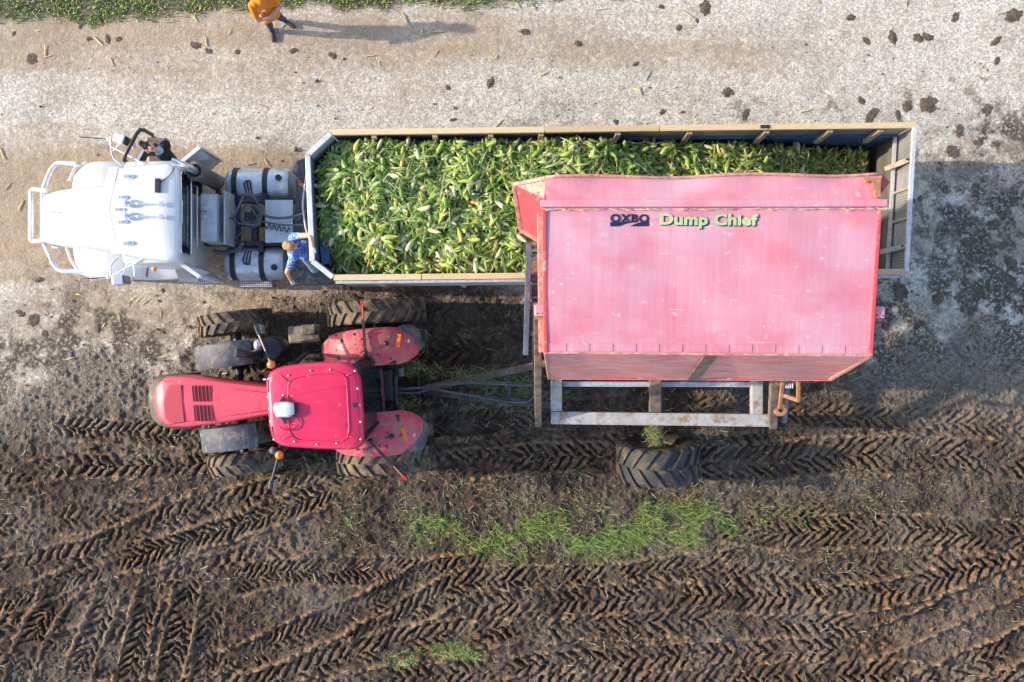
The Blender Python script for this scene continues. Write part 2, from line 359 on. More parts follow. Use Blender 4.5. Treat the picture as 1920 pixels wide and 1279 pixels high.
def track(pts, w=0.48, d=0.05, a=0.028, pitch=0.21, dirn=1, k=1.0, berm=0.05, byy=False, ends=(0.5, 0.5), seed=0, slant=0.95, duty=0.35):
    """press a tyre track along the path (survey pixels, in order of x, or of y when byy)"""
    global Hm, crest, fresh
    rv = random.Random(seed + 900); pitch *= rv.uniform(0.82, 1.22); a *= rv.uniform(0.7, 1.2); slant *= rv.uniform(0.75, 1.2); w *= rv.uniform(0.9, 1.12)
    P = catmull([W(p[0], p[1] + rv.uniform(-7, 7), 0) for p in pts], 14)
    u = np.array([p.y if byy else p.x for p in P]); v = np.array([p.x if byy else p.y for p in P])
    if u[0] > u[-1]: u = u[::-1]; v = v[::-1]
    dv = np.gradient(v, u); Sx = np.concatenate([[0], np.cumsum(np.hypot(np.diff(u), np.diff(v)))])
    U = GY if byy else GX; V = GX if byy else GY
    msk = (U > u[0]) & (U < u[-1])
    fv = np.interp(U, u, v); msk &= np.abs(V - fv) < (w * 1.6 + 0.3)
    idx = np.nonzero(msk)
    U_ = U[idx]; V_ = V[idx]; f_ = fv[idx]; th = np.arctan(np.interp(U_, u, dv))
    t = (V_ - f_) * np.cos(th); s = np.interp(U_, u, Sx) + (V_ - f_) * np.sin(th)
    gx_, gy_ = GX[idx], GY[idx]
    n1 = fbm(gx_, gy_, 2.2, 3, ox=seed * 3.3); n2 = fbm(gx_, gy_, 11, 2, ox=seed + 40); n4 = fbm(gx_, gy_, 6, 2, ox=seed + 80)
    t = t + (n1 - 0.5) * 0.12 + (n2 - 0.5) * 0.045; s = s + (n2 - 0.5) * 0.06 + (n4 - 0.5) * 0.14
    L = Sx[-1]
    fade = sst(0, ends[0], s) * sst(0, ends[1], L - s) * np.clip(fbm(gx_, gy_, 1.1, 3, ox=seed * 2.7) * 3.6 - 0.65, 0.4, 1)
    at = np.abs(t); m = (1 - sst(w / 2 - 0.035, w / 2 + 0.02, at)) * fade * k
    ph = (s * dirn - at * slant) / pitch + np.where(t > 0, 0.5, 0.0)
    sw = np.sin(2 * np.pi * ph) + duty
    bar = np.clip(sw * 3.0, -1.25, 0.8) * np.clip(fbm(gx_, gy_, 3.4, 2, ox=seed * 1.9 + 7) * 3.2 - 0.75, 0.2, 1.2)
    lug = sst(0.01, 0.05, at + 0.03)
    inner = -d + 1.45 * a * bar * lug + (n2 - 0.5) * 0.045 + (n4 - 0.5) * 0.03
    bm_ = np.exp(-((at - w / 2 - 0.045) / 0.045) ** 2) * berm * fade * k * np.clip(n2 * 2.2 - 0.25, 0, 1.6)
    base = Hm[idx]
    Hm[idx] = base * (1 - m) + (base * 0.25 + inner) * m + bm_
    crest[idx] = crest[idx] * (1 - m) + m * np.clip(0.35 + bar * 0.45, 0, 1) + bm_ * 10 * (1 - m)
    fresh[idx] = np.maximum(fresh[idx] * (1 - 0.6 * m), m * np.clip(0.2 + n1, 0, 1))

# older, crossing tracks first
track([(-260, 1010), (60, 985), (300, 955), (560, 905), (700, 880)], 0.46, 0.03, 0.02, 0.2, 1, 0.8, seed=1)
track([(-260, 905), (60, 880), (250, 850), (420, 842)], 0.5, 0.03, 0.024, 0.21, -1, 0.75, seed=2)
track([(90, 800), (220, 810), (330, 822), (470, 826)], 0.46, 0.04, 0.03, 0.2, 1, 1.0, seed=3)
track([(120, 862), (230, 868), (360, 868), (520, 862)], 0.42, 0.045, 0.032, 0.19, -1, 1.0, seed=4)
track([(-260, 1110), (20, 1075), (190, 1022), (330, 975), (520, 915), (650, 885)], 0.5, 0.055, 0.03, 0.2, 1, 1.0, 0.06, seed=5)
track([(-260, 1190), (20, 1128), (170, 1075), (340, 1020), (520, 960), (640, 915)], 0.46, 0.05, 0.03, 0.2, -1, 1.0, 0.07, seed=6)
track([(-200, 1180), (60, 1165), (230, 1120), (420, 1060), (560, 1020)], 0.5, 0.04, 0.028, 0.24, 1, 0.9, seed=7)
track([(-200, 1250), (60, 1215), (300, 1150), (420, 1120)], 0.48, 0.04, 0.025, 0.22, -1, 0.8, seed=8)
# the steep ones at the lower left
track([(10, 1420), (45, 1240), (100, 1130), (140, 1085)], 0.5, 0.055, 0.034, 0.185, -1, 1, 0.08, True, (0.3, 0.6), seed=9)
track([(115, 1420), (150, 1260), (185, 1160), (215, 1090)], 0.46, 0.05, 0.03, 0.185, -1, 1, 0.08, True, (0.3, 0.6), seed=10)
track([(215, 1420), (245, 1260), (275, 1140), (300, 1075)], 0.48, 0.05, 0.034, 0.185, -1, 1, 0.07, True, (0.3, 0.5), seed=11)
track([(300, 1420), (320, 1270), (345, 1150), (362, 1060)], 0.46, 0.05, 0.034, 0.185, -1, 1, 0.07, True, (0.3, 0.5), seed=12)
track([(375, 1420), (385, 1280), (392, 1180), (400, 1110)], 0.44, 0.04, 0.02, 0.2, -1, 0.9, 0.05, True, (0.3, 0.5), seed=13)
# the long sweeps along the bottom
track([(420, 1100), (560, 1072), (760, 1078), (900, 1062)], 0.46, 0.05, 0.03, 0.17, 1, 0.9, 0.06, seed=14)
track([(380, 1262), (540, 1200), (680, 1140), (800, 1085), (930, 1050)], 0.5, 0.06, 0.034, 0.185, 1, 1, 0.09, seed=15)
track([(640, 1210), (800, 1130), (900, 1090), (1100, 1085), (1300, 1062), (1420, 1045)], 0.5, 0.055, 0.032, 0.19, 1, 1, 0.08, seed=16)
track([(-200, 1330), (420, 1290), (620, 1235), (820, 1195), (1000, 1172), (1250, 1165), (1480, 1160), (1640, 1185)], 0.52, 0.055, 0.034, 0.2, 1, 1, 0.08, seed=17)
track([(400, 1345), (640, 1285), (900, 1262), (1200, 1235), (1450, 1225), (1700, 1215)], 0.52, 0.05, 0.03, 0.2, -1, 1, 0.07, seed=18)
track([(760, 1350), (1000, 1300), (1300, 1272), (1600, 1265), (2000, 1285)], 0.55, 0.05, 0.03, 0.2, 1, 1, 0.06, seed=19)
track([(860, 1132), (1050, 1130), (1250, 1118), (1450, 1120), (1640, 1120), (1800, 1070), (2100, 1000)], 0.55, 0.055, 0.036, 0.19, -1, 1, 0.09, seed=20)
track([(1250, 1065), (1420, 1075), (1600, 1065), (1800, 1030), (2150, 975)], 0.5, 0.04, 0.03, 0.2, 1, 0.8, 0.07, seed=21)
track([(1330, 985), (1480, 1002), (1700, 1000), (1900, 1010), (2150, 1010)], 0.6, 0.045, 0.03, 0.24, -1, 0.9, 0.07, seed=22)
track([(1420, 965), (1480, 965), (1580, 962)], 0.34, 0.05, 0.035, 0.17, 1, 1, 0.06, seed=23)
track([(1580, 1225), (1700, 1180), (1820, 1130), (2000, 1060), (2200, 1000)], 0.55, 0.06, 0.006, 0.3, 1, 1, 0.08, seed=24)
track([(1640, 1330), (1780, 1265), (1880, 1215), (2100, 1110)], 0.52, 0.05, 0.035, 0.2, 1, 1, 0.09, seed=25)
# behind the tractor and the cart (they came from the right)
for (a_, b_, dr, sd_) in ((588, 575, 1, 30), (650, 640, -1, 31), (800, 770, 1, 32), (862, 838, -1, 33)):
    track([(640, a_ + 6), (900, (a_ + b_) / 2 + 4), (1200, b_), (1560, b_ + 12), (2150, b_ + 60)], 0.48, 0.035, 0.026, 0.21, dr, 0.75, 0.04, seed=sd_)
track([(1180, 872), (1380, 868), (1600, 850), (1850, 862), (2150, 905)], 0.74, 0.05, 0.03, 0.25, 1, 0.9, 0.06, seed=36)
track([(810, 880), (950, 862), (1150, 858)], 0.5, 0.05, 0.034, 0.2, -1, 1, 0.06, seed=37)

churn = 0.8 * sst(0.58, 0.68, fbm(GX, GY, 0.75, 4, 0.6, ox=77)); Hm = Hm * (1 - 0.7 * churn) + churn * ((fbm(GX, GY, 6.5, 3, 0.65, ox=15) - 0.5) * 0.13); crest = crest * (1 - 0.5 * churn)
Hm = Hm + (fbm(GX, GY, 17, 2, ox=51) - 0.5) * 0.042 + np.clip(vnoise(GX, GY, 13, 17) - 0.70, 0, 1) * 0.13 + np.clip(vnoise(GX, GY, 8, 27) - 0.76, 0, 1) * 0.16
stones = fbm(GX, GY, 26, 2, ox=60)
Hg = (fbm(GX, GY, 0.5, 3, ox=8) - 0.5) * 0.05 + (stones - 0.5) * 0.009 + (fbm(GX, GY, 5, 3, ox=9) - 0.5) * 0.014 + (fbm(GX * 0.12, GY, 2.2, 3, ox=19) - 0.5) * 0.03
HH = Hm * (1 - gravel) + Hg * gravel
# field level falls a little below the road, everything settles flat under the far distance
dist = np.maximum(np.abs(GX) - 11.4, np.abs(GY) - 7.9)
HH = HH * (1 - sst(0, 4, dist))
NY, NX = GX.shape
co = np.stack([GX, GY, HH], -1).reshape(-1, 3).astype(np.float32)
ii = np.arange(NY * NX).reshape(NY, NX)
quads = np.stack([ii[:-1, :-1], ii[:-1, 1:], ii[1:, 1:], ii[1:, :-1]], -1).reshape(-1, 4)
me = bpy.data.meshes.new('ground')
me.vertices.add(len(co)); me.vertices.foreach_set('co', co.ravel())
me.loops.add(quads.size); me.loops.foreach_set('vertex_index', quads.ravel().astype(np.int32))
me.polygons.add(len(quads)); me.polygons.foreach_set('loop_start', np.arange(0, quads.size, 4, dtype=np.int32))
me.update(calc_edges=True)
blot = fbm(GX, GY, 1.6, 5, 0.62, ox=70)
# mud carried onto the road: more to the right and towards the field
carry = np.interp(PX, [-200, 500, 1200, 1600, 1920, 2300], [0.12, 0.16, 0.38, 0.62, 0.8, 0.85]) * sst(0, 480, PY) + 0.45 * sst(500, 680, PY)
stain = sst(0.58 - 0.22 * carry, 0.68 - 0.16 * carry, 0.6 * blot + 0.4 * fbm(GX, GY, 4.5, 4, 0.65, ox=71)) * np.clip(carry * 2.6, 0, 1)
stain = np.maximum(stain, sst(0.555, 0.60, fbm(GX, GY, 3.3, 5, 0.68, ox=72)) * np.clip(carry * 1.5 - 0.25, 0, 1))
pack = np.interp(PY, [0, 60, 110, 150, 200, 262, 290, 330, 430, 520, 640], [0.3, 0.75, 0.6, 0.35, 0.1, 0.1, 0.6, 0.95, 1.0, 0.5, 0.2]) \
    * np.interp(PX, [-300, 0, 700, 1150, 1500, 2300], [1, 1, 1, 0.65, 0.35, 0.2])
lane = fbm(GX * 0.10, GY * 1.0, 1.3, 5, 0.6, ox=33) - 0.5
pack = np.clip(pack + lane * 1.5 + (fbm(GX, GY, 0.9, 4, ox=34) - 0.5) * 0.6, 0, 1)
fringe = (1 - sst(0, 190, PY + wob * 0.6 - edge)) * np.interp(PX, [-300, 0, 380, 650, 1000, 1500, 1660, 1920], [1, 1, 0.9, 0.3, 0.25, 0.35, 0.9, 1])
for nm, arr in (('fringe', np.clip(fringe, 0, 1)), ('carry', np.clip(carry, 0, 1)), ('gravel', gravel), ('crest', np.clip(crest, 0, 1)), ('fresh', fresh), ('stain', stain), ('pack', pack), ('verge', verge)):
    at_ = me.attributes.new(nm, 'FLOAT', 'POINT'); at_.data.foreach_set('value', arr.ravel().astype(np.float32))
me.shade_smooth()

def ground_mat():
    m = bpy.data.materials.new('ground'); m.use_nodes = True; n = m.node_tree.nodes; l = m.node_tree.links; b = n['Principled BSDF']
    geo = n.new('ShaderNodeNewGeometry')
    def att(nm):
        a = n.new('ShaderNodeAttribute'); a.attribute_name = nm; return a.outputs['Fac']
    def noise(sc, det=4, rough=0.6):
        x = n.new('ShaderNodeTexNoise'); x.inputs['Scale'].default_value = sc; x.inputs['Detail'].default_value = det; x.inputs['Roughness'].default_value = rough
        l.new(geo.outputs['Position'], x.inputs['Vector']); return x.outputs['Fac']
    def rng(s, a, b_, c=0.0, d=1.0):
        r = n.new('ShaderNodeMapRange'); l.new(s, r.inputs[0])
        for i, v in enumerate((a, b_, c, d)): r.inputs[i + 1].default_value = v
        return r.outputs[0]
    def mix(f, a, b_):
        x = n.new('ShaderNodeMix'); x.data_type = 'RGBA'
        for s, i in ((f, 'Factor'), (a, 'A'), (b_, 'B')):
            if isinstance(s, tuple): x.inputs[i].default_value = (*s, 1)
            elif isinstance(s, float): x.inputs[i].default_value = s
            else: l.new(s, x.inputs[i])
        return x.outputs['Result']
    def mul(a, b_):
        x = n.new('ShaderNodeMath'); x.operation = 'MULTIPLY'
        for i, s in enumerate((a, b_)):
            if isinstance(s, float): x.inputs[i].default_value = s
            else: l.new(s, x.inputs[i])
        return x.outputs[0]
    # gravel: pale crushed stone, packed tan fines, single stones
    vo = n.new('ShaderNodeTexVoronoi'); vo.inputs['Scale'].default_value = 34; l.new(geo.outputs['Position'], vo.inputs['Vector'])
    sep = n.new('ShaderNodeSeparateColor'); l.new(vo.outputs['Color'], sep.inputs[0])
    vo2 = n.new('ShaderNodeTexVoronoi'); vo2.inputs['Scale'].default_value = 75; l.new(geo.outputs['Position'], vo2.inputs['Vector'])
    sep2 = n.new('ShaderNodeSeparateColor'); l.new(vo2.outputs['Color'], sep2.inputs[0])
    stone = mix(rng(sep.outputs[0], 0.1, 0.95), (0.34, 0.295, 0.235), (0.72, 0.665, 0.575))
    stone = mix(rng(sep2.outputs[1], 0.70, 0.95, 0.0, 0.55), stone, (0.70, 0.67, 0.62))
    stone = mix(rng(sep2.outputs[0], 0.90, 0.97, 0.0, 0.7), stone, (0.13, 0.115, 0.10))
    fines = mix(rng(noise(2.6, 7, 0.7), 0.36, 0.66), (0.40, 0.30, 0.20), (0.29, 0.21, 0.137))
    fines = mix(rng(sep2.outputs[2], 0.78, 0.92, 0.0, 0.65), fines, (0.56, 0.49, 0.41))
    pk = att('pack'); nb = noise(9, 5, 0.7)
    pm = n.new('ShaderNodeMath'); pm.operation = 'ADD'; l.new(pk, pm.inputs[0]); l.new(rng(nb, 0.3, 0.7, -0.45, 0.45), pm.inputs[1])
    gcol = mix(rng(pm.outputs[0], 0.05, 0.75), stone, fines)
    gcol = mix(mul(rng(noise(0.9, 6, 0.7), 0.46, 0.66), rng(noise(12, 5, 0.7), 0.35, 0.62, 0.0, 0.55)), gcol, (0.22, 0.17, 0.125))
    gcol = mix(mul(rng(att('carry'), 0.05, 0.5), mul(rng(noise(1.9, 7, 0.72), 0.44, 0.60), rng(noise(17, 5, 0.7), 0.30, 0.58, 0.15, 0.85))), gcol, (0.24, 0.175, 0.12))
    st = n.new('ShaderNodeMath'); st.operation = 'MULTIPLY'; l.new(att('stain'), st.inputs[0]); l.new(rng(noise(14, 5, 0.7), 0.36, 0.50), st.inputs[1])
    gcol = mix(st.outputs[0], gcol, mix(noise(20), (0.045, 0.036, 0.030), (0.12, 0.09, 0.064)))
    # field mud: dark and damp in the prints, crests dry and painted sunlit orange
    mud = mix(rng(noise(3.2, 6, 0.65), 0.34, 0.66), (0.044, 0.033, 0.027), (0.112, 0.076, 0.050))
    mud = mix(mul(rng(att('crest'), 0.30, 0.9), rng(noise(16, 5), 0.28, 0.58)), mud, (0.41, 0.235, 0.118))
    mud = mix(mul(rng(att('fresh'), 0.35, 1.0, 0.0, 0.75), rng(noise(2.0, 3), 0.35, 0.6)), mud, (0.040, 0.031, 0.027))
    dry = rng(noise(0.62, 6, 0.62), 0.45, 0.62)
    mud = mix(mul(dry, rng(noise(22, 4), 0.35, 0.65, 0.1, 0.75)), mud, (0.27, 0.22, 0.17))
    mud = mix(mul(rng(att('fringe'), 0.1, 0.9), rng(noise(13, 6, 0.72), 0.36, 0.60, 0.1, 0.9)), mud, (0.36, 0.305, 0.245))
    gr = n.new('ShaderNodeMath'); gr.operation = 'ADD'; l.new(att('gravel'), gr.inputs[0]); l.new(rng(noise(11, 6, 0.7), 0.3, 0.7, -0.42, 0.42), gr.inputs[1])
    gf = rng(gr.outputs[0], 0.35, 0.65)
    col = mix(gf, mud, gcol)
    col = mix(rng(att('verge'), 0.2, 0.8, 0.0, 0.9), col, mix(noise(25), (0.09, 0.085, 0.04), (0.20, 0.17, 0.10)))
    l.new(col, b.inputs['Base Color'])
    rg = rng(att('fresh'), 0.3, 1.0, 0.92, 0.72); l.new(rg, b.inputs['Roughness']); b.inputs['Specular IOR Level'].default_value = 0.3
    # relief finer than the sheet
    ad = n.new('ShaderNodeMath'); ad.operation = 'ADD'; l.new(mul(vo.outputs['Distance'], 0.7), ad.inputs[0]); l.new(noise(38, 6, 0.7), ad.inputs[1])
    bp = n.new('ShaderNodeBump'); bp.inputs['Strength'].default_value = 1.0; bp.inputs['Distance'].default_value = 0.045
    l.new(rng(att('gravel'), 0.3, 0.8, 1.0, 0.22), bp.inputs['Strength']); l.new(ad.outputs[0], bp.inputs['Height']); l.new(bp.outputs[0], b.inputs['Normal'])
    return m
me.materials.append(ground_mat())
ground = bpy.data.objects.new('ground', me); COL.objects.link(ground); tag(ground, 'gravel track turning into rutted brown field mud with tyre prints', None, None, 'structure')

def gz(x, y):
    i = int(np.clip(np.searchsorted(gx, x) - 1, 0, NX - 2)); j = int(np.clip(np.searchsorted(gy, y) - 1, 0, NY - 2))
    return float(HH[j, i])
def sample(A, x, y):
    i = np.clip(np.searchsorted(gx, x) - 1, 0, NX - 2); j = np.clip(np.searchsorted(gy, y) - 1, 0, NY - 2)
    return A[j, i]

# ------------------------------------------------------------------ wheels
def tyre_mesh(name, rad, w, lugs, lug_h, rim_r, mat, lug_w=0.05, slant=0.75, smooth_lugs=False):
    mb = MB(); rb = rad - lug_h; hw = w / 2
    prof = [(rim_r, -hw * 0.72), (rim_r + (rb - rim_r) * 0.25, -hw * 0.93), (rim_r + (rb - rim_r) * 0.6, -hw), (rb - 0.05, -hw * 0.96), (rb - 0.008, -hw * 0.82), (rb, -hw * 0.4),
            (rb, hw * 0.4), (rb - 0.008, hw * 0.82), (rb - 0.05, hw * 0.96), (rim_r + (rb - rim_r) * 0.6, hw), (rim_r + (rb - rim_r) * 0.25, hw * 0.93), (rim_r, hw * 0.72)]
    mb.lathe(prof, (0, 0, 0), 'Y', 44)
    for sgn in (-1, 1):
        for i in range(lugs):
            a0 = 2 * math.pi * (i + (0.5 if sgn > 0 else 0)) / lugs
            rows = []
            for q, (tt, drop) in enumerate(((0.02, 0.0), (0.30, 0.0), (0.66, 0.004), (0.96, 0.012), (1.0, 0.07))):
                a = a0 + slant * tt * hw / rad
                half = lug_w * (0.5 if q < 3 else 0.62) / rad
                y = sgn * hw * tt; top = rad - drop - (0.03 if q == 4 else 0); bot = rb - 0.03 - (0.05 if q == 4 else 0)
                rows.append([Vector((math.cos(a - half * 1.25) * bot, y, math.sin(a - half * 1.25) * bot)), Vector((math.cos(a - half) * top, y, math.sin(a - half) * top)),
                             Vector((math.cos(a + half) * top, y, math.sin(a + half) * top)), Vector((math.cos(a + half * 1.25) * bot, y, math.sin(a + half * 1.25) * bot))])
            mb.loft(rows)
    m = mb.mesh(name); m.materials.append(MAT[mat]); m.shade_smooth(); m.set_sharp_from_angle(angle=R(32)); return m
def rim_mesh(name, rim_r, w, mat, dish=0.1):
    mb = MB(); hw = w / 2 * 0.74
    mb.lathe([(rim_r + 0.015, -hw), (rim_r - 0.02, -hw + 0.03), (rim_r - 0.03, 0), (rim_r - 0.02, hw - 0.03), (rim_r + 0.015, hw)], (0, 0, 0), 'Y', 36)
    mb.lathe([(rim_r - 0.02, dish), (rim_r * 0.7, dish * 0.4), (rim_r * 0.45, dish * 0.5), (rim_r * 0.42, dish + 0.05), (0.001, dish + 0.06)], (0, 0, 0), 'Y', 24)
    mb.lathe([(rim_r * 0.42, dish + 0.05), (rim_r * 0.40, -dish), (0.001, -dish)], (0, 0, 0), 'Y', 24)
    for k in range(8):
        a = 2 * math.pi * k / 8; c = Vector((math.cos(a) * rim_r * 0.55, dish * 0.5, math.sin(a) * rim_r * 0.55))
        mb.cyl(c - Vector((0, 0.02, 0)), c + Vector((0, 0.05, 0)), 0.02, seg=6)
    m = mb.mesh(name); m.materials.append(MAT[mat]); m.shade_smooth(); m.set_sharp_from_angle(angle=R(35)); return m
def wheel(root, loc, tm, rm, rz=0.0, spin=0.0, flip=False):
    w_ = bpy.data.objects.new('wheel', rm); COL.objects.link(w_); w_.parent = root
    w_.location = loc; w_.rotation_euler = (0, spin, rz + (math.pi if flip else 0))
    t_ = bpy.data.objects.new('tyre', tm); COL.objects.link(t_); t_.parent = w_
    return w_
TM_REAR = tyre_mesh('tyre_rear', 0.96, 0.47, 22, 0.05, 0.56, 'rubber')
TM_FRONT = tyre_mesh('tyre_front', 0.73, 0.42, 20, 0.045, 0.40, 'rubber')
TM_CART = tyre_mesh('tyre_cart', 0.83, 0.74, 18, 0.05, 0.40, 'rubber_dark', 0.06, 0.7)
TM_ROAD = tyre_mesh('tyre_road', 0.50, 0.27, 40, 0.012, 0.29, 'rubber_dark', 0.03, 0.3)
RM_REAR = rim_mesh('rim_rear', 0.56, 0.47, 'rim_muddy'); RM_FRONT = rim_mesh('rim_front', 0.40, 0.42, 'rim_muddy')
RM_CART = rim_mesh('rim_cart', 0.38, 0.74, 'rim_muddy', -0.12); RM_ROAD = rim_mesh('rim_road', 0.29, 0.27, 'aluminium', 0.05)

def piece(parent, name, mesh, loc, rot=(0, 0, 0), sc=(1, 1, 1)):
    o = bpy.data.objects.new(name, mesh); COL.objects.link(o); o.parent = parent; o.location = loc; o.rotation_euler = rot; o.scale = sc; return o
def unit(name, mb, mat, smooth=False):
    m = mb.mesh(name); m.materials.append(MAT[mat])
    if smooth: m.shade_smooth(); m.set_sharp_from_angle(angle=R(35))
    return m
BOLT = unit('bolt', MB().lathe([(0.0, 0.022), (0.012, 0.020), (0.019, 0.010), (0.021, 0.0)], (0, 0, 0), 'Z', 10), 'white_print', True)

# ------------------------------------------------------------------ open-top trailer
ZT = 3.2; ZF = 1.0
tr = empty('grain_trailer', W(1150, 380, 0), 0, 'open-topped silver and timber trailer heaped with green corn cobs', 'trailer')
Ya = lambda px: 3.72 + 0.0125 * (px - 620) / 108 * 1.0      # far side, the trailer stands a touch askew
def far(px, z=ZT):  return W(px, 0, z).x, W(px, 251 - 13 * (px - 620) / 1095, ZT).y
def near(px, z=ZT): return W(px, 0, z).x, W(px, 520 - 11 * (px - 625) / 1070, ZT).y
XF0, YF0 = far(620); XF1, YF1 = far(1712); XN0, YN0 = near(624); XN1, YN1 = near(1697)
C1 = W(577, 291, ZT); C2 = W(586, 490, ZT)
X0 = C1.x
# floor and chassis
mb = MB(); mb.prism([(XN0, YN0), (XN1, YN1), (XF1, YF1), (XF0, YF0), (C1.x, C1.y), (C2.x, C2.y)], ZF - 0.08, ZF); mb.build('floor', MAT['olive_sheet'], tr)
mb = MB()
for y in (2.0, 2.75): mb.box((1.9, y, ZF - 0.25), (9.6, 0.12, 0.3))
for x in np.arange(-2.6, 6.6, 0.9): mb.box((float(x), 2.4, ZF - 0.14), (0.08, 2.3, 0.1))
mb.build('chassis', MAT['frame_steel'], tr)
# lower side walls (blue sheet) and the screened upper part
def wall(nm, a, b, z0, z1, th, mat, sgn):
    mb = MB(); a = Vector((a[0], a[1], 0)); b = Vector((b[0], b[1], 0)); d = (b - a).normalized(); nrm = Vector((-d.y, d.x, 0)) * sgn * th
    mb.loft([[Vector((p.x, p.y, z0)) for p in (a, b, b + nrm, a + nrm)], [Vector((p.x, p.y, z1)) for p in (a, b, b + nrm, a + nrm)]])
    return mb.build(nm, MAT[mat], tr)
wall('side_wall', (XF0, YF0), (XF1, YF1), ZF - 0.05, 2.45, 0.05, 'blue_paint', 1)
wall('side_wall', (XN0, YN0), (XN1, YN1), ZF - 0.05, 2.45, 0.05, 'aluminium', -1)
wall('side_screen', (XF0, YF0 + 0.012), (XF1, YF1 + 0.012), 2.452, 3.12, 0.012, 'screen_mesh', 1)
wall('side_screen', (XN0, YN0 - 0.012), (XN1, YN1 - 0.012), 2.452, 3.12, 0.012, 'screen_mesh', -1)
mb = MB(); mb.bar((XF0, YF0 - 0.012, 2.46), (XF1, YF1 - 0.012, 2.46), 0.05, 0.07); mb.build('wall_rail', MAT['blue_paint'], tr)
# timber rails along the top, in boards
def board(a, b, w=0.10, h=0.09, mat='timber'):
    mb = MB(); mb.bar(a, b, w, h); return mb.build('timber_rail', MAT[mat], tr, 0.006)
for (p0, p1) in ((618, 1021), (1022.5, 1236), (1237.5, 1440), (1441.5, 1718)):
    a = far(p0); b = far(p1); board((a[0], a[1] + 0.03, ZT - 0.03), (b[0], b[1] + 0.03, ZT - 0.03 + 0.004))
for (p0, p1) in ((626, 790), (791.5, 1090), (1091.5, 1400), (1401.5, 1696)):
    a = near(p0); b = near(p1); board((a[0], a[1] - 0.005, ZT - 0.03), (b[0], b[1] - 0.005, ZT - 0.03))
mb = MB(); a = near(628); b = near(1690); mb.bar((a[0], a[1] - 0.085, ZT - 0.10), (b[0], b[1] - 0.085, ZT - 0.10), 0.045, 0.07); mb.build('side_rail', MAT['galvanised'], tr, 0.004)
# raking posts bolted to the inside of the far wall and stakes outside the near wall
for px in (700, 815, 920, 1015, 1160, 1295, 1440, 1560, 1655):
    a = far(px); mb = MB(); mb.bar((a[0] - 0.02, a[1] - 0.085, 2.30), (a[0] + 0.0, a[1] - 0.035, ZT - 0.08), 0.09, 0.06, (0, 1, 0)); mb.build('post', MAT['timber_old'], tr, 0.004)
for px in (700, 860, 1020, 1180, 1340, 1500, 1650):
    a = near(px); mb = MB(); mb.bar((a[0], a[1] - 0.065, ZF), (a[0], a[1] - 0.065, ZT - 0.14), 0.08, 0.05, (0, 1, 0)); mb.build('stake', MAT['galvanised'], tr)
mb = MB(); a = far(1434); mb.box((a[0], a[1] + 0.03, ZT + 0.022), (0.16, 0.06, 0.012)); mb.build('splice_plate', MAT['black_steel'], tr)
# front bulkhead with cut corners, capped by a white angle rim
def panel(nm, a, b, z0, z1, th, mat):
    mb = MB(); d = (b - a); d.z = 0; d.normalize(); nrm = Vector((d.y, -d.x, 0)) * th
    mb.loft([[Vector((p.x, p.y, z0)) for p in (a, b, b + nrm, a + nrm)], [Vector((p.x, p.y, z1)) for p in (a, b, b + nrm, a + nrm)]]); return mb.build(nm, MAT[mat], tr)
Pf = Vector((XF0, YF0, 0)); Pn = Vector((XN0, YN0, 0))
panel('bulkhead_corner', C1, Pf, ZF, ZT - 0.02, 0.04, 'galvanised'); panel('bulkhead', C2, C1, ZF, ZT - 0.02, 0.04, 'blue_grey_bar'); panel('bulkhead_corner', Pn, C2, ZF, ZT - 0.02, 0.04, 'galvanised')
for (a, b) in ((Pf, C1), (C1, C2), (C2, Pn)):
    mb = MB(); mb.bar((a.x, a.y, ZT), (b.x, b.y, ZT), 0.085, 0.05); mb.build('rim', MAT['aluminium'], tr, 0.004)
mb = MB(); mb.bar((C2.x + 0.09, C2.y + 0.62, 2.72), (C2.x + 0.16, C2.y - 0.02, 2.72), 0.16, 0.06); mb.build('inner_shelf', MAT['blue_paint'], tr, 0.004)
# rear gate: lower sheet, screened upper half, posts and cross pieces
G0 = Vector((XF1, YF1, 0)); G1 = Vector((XN1, YN1, 0))
panel('gate_sheet', G1, G0, ZF, 2.45, 0.05, 'olive_sheet')
panel('gate_screen', G1 + Vector((0.02, 0, 0)), G0 + Vector((0.02, 0, 0)), 2.46, ZT - 0.02, 0.012, 'screen_mesh')
mb = MB(); mb.bar((G0.x + 0.02, G0.y, ZT), (G1.x + 0.02, G1.y, ZT), 0.07, 0.06); mb.build('gate_rim', MAT['aluminium'], tr, 0.004)
mb = MB(); mb.bar((G0.x - 0.05, G0.y, 2.46), (G1.x - 0.05, G1.y, 2.46), 0.06, 0.06); mb.build('gate_rail', MAT['galvanised'], tr, 0.004)
for f_, mt in ((0.23, 'timber_old'), (0.83, 'galvanised')):
    p = G0.lerp(G1, f_); mb = MB(); mb.bar((p.x - 0.16, p.y - 0.02, 2.38), (p.x - 0.01, p.y + 0.02, ZT - 0.06), 0.085, 0.06); o = mb.build('gate_brace', MAT[mt], tr, 0.004)
    mb = MB(); mb.box((p.x - 0.06, p.y + 0.02, ZT - 0.03), (0.035, 0.035, 0.02)); mb.build('brace_bolt', MAT['black_steel'], o)
for f_ in (0.42, 0.63):
    p = G0.lerp(G1, f_); mb = MB(); mb.bar((p.x - 0.02, p.y, 2.48), (p.x, p.y, ZT - 0.04), 0.035, 0.03); mb.build('gate_stay', MAT['timber_old'], tr)
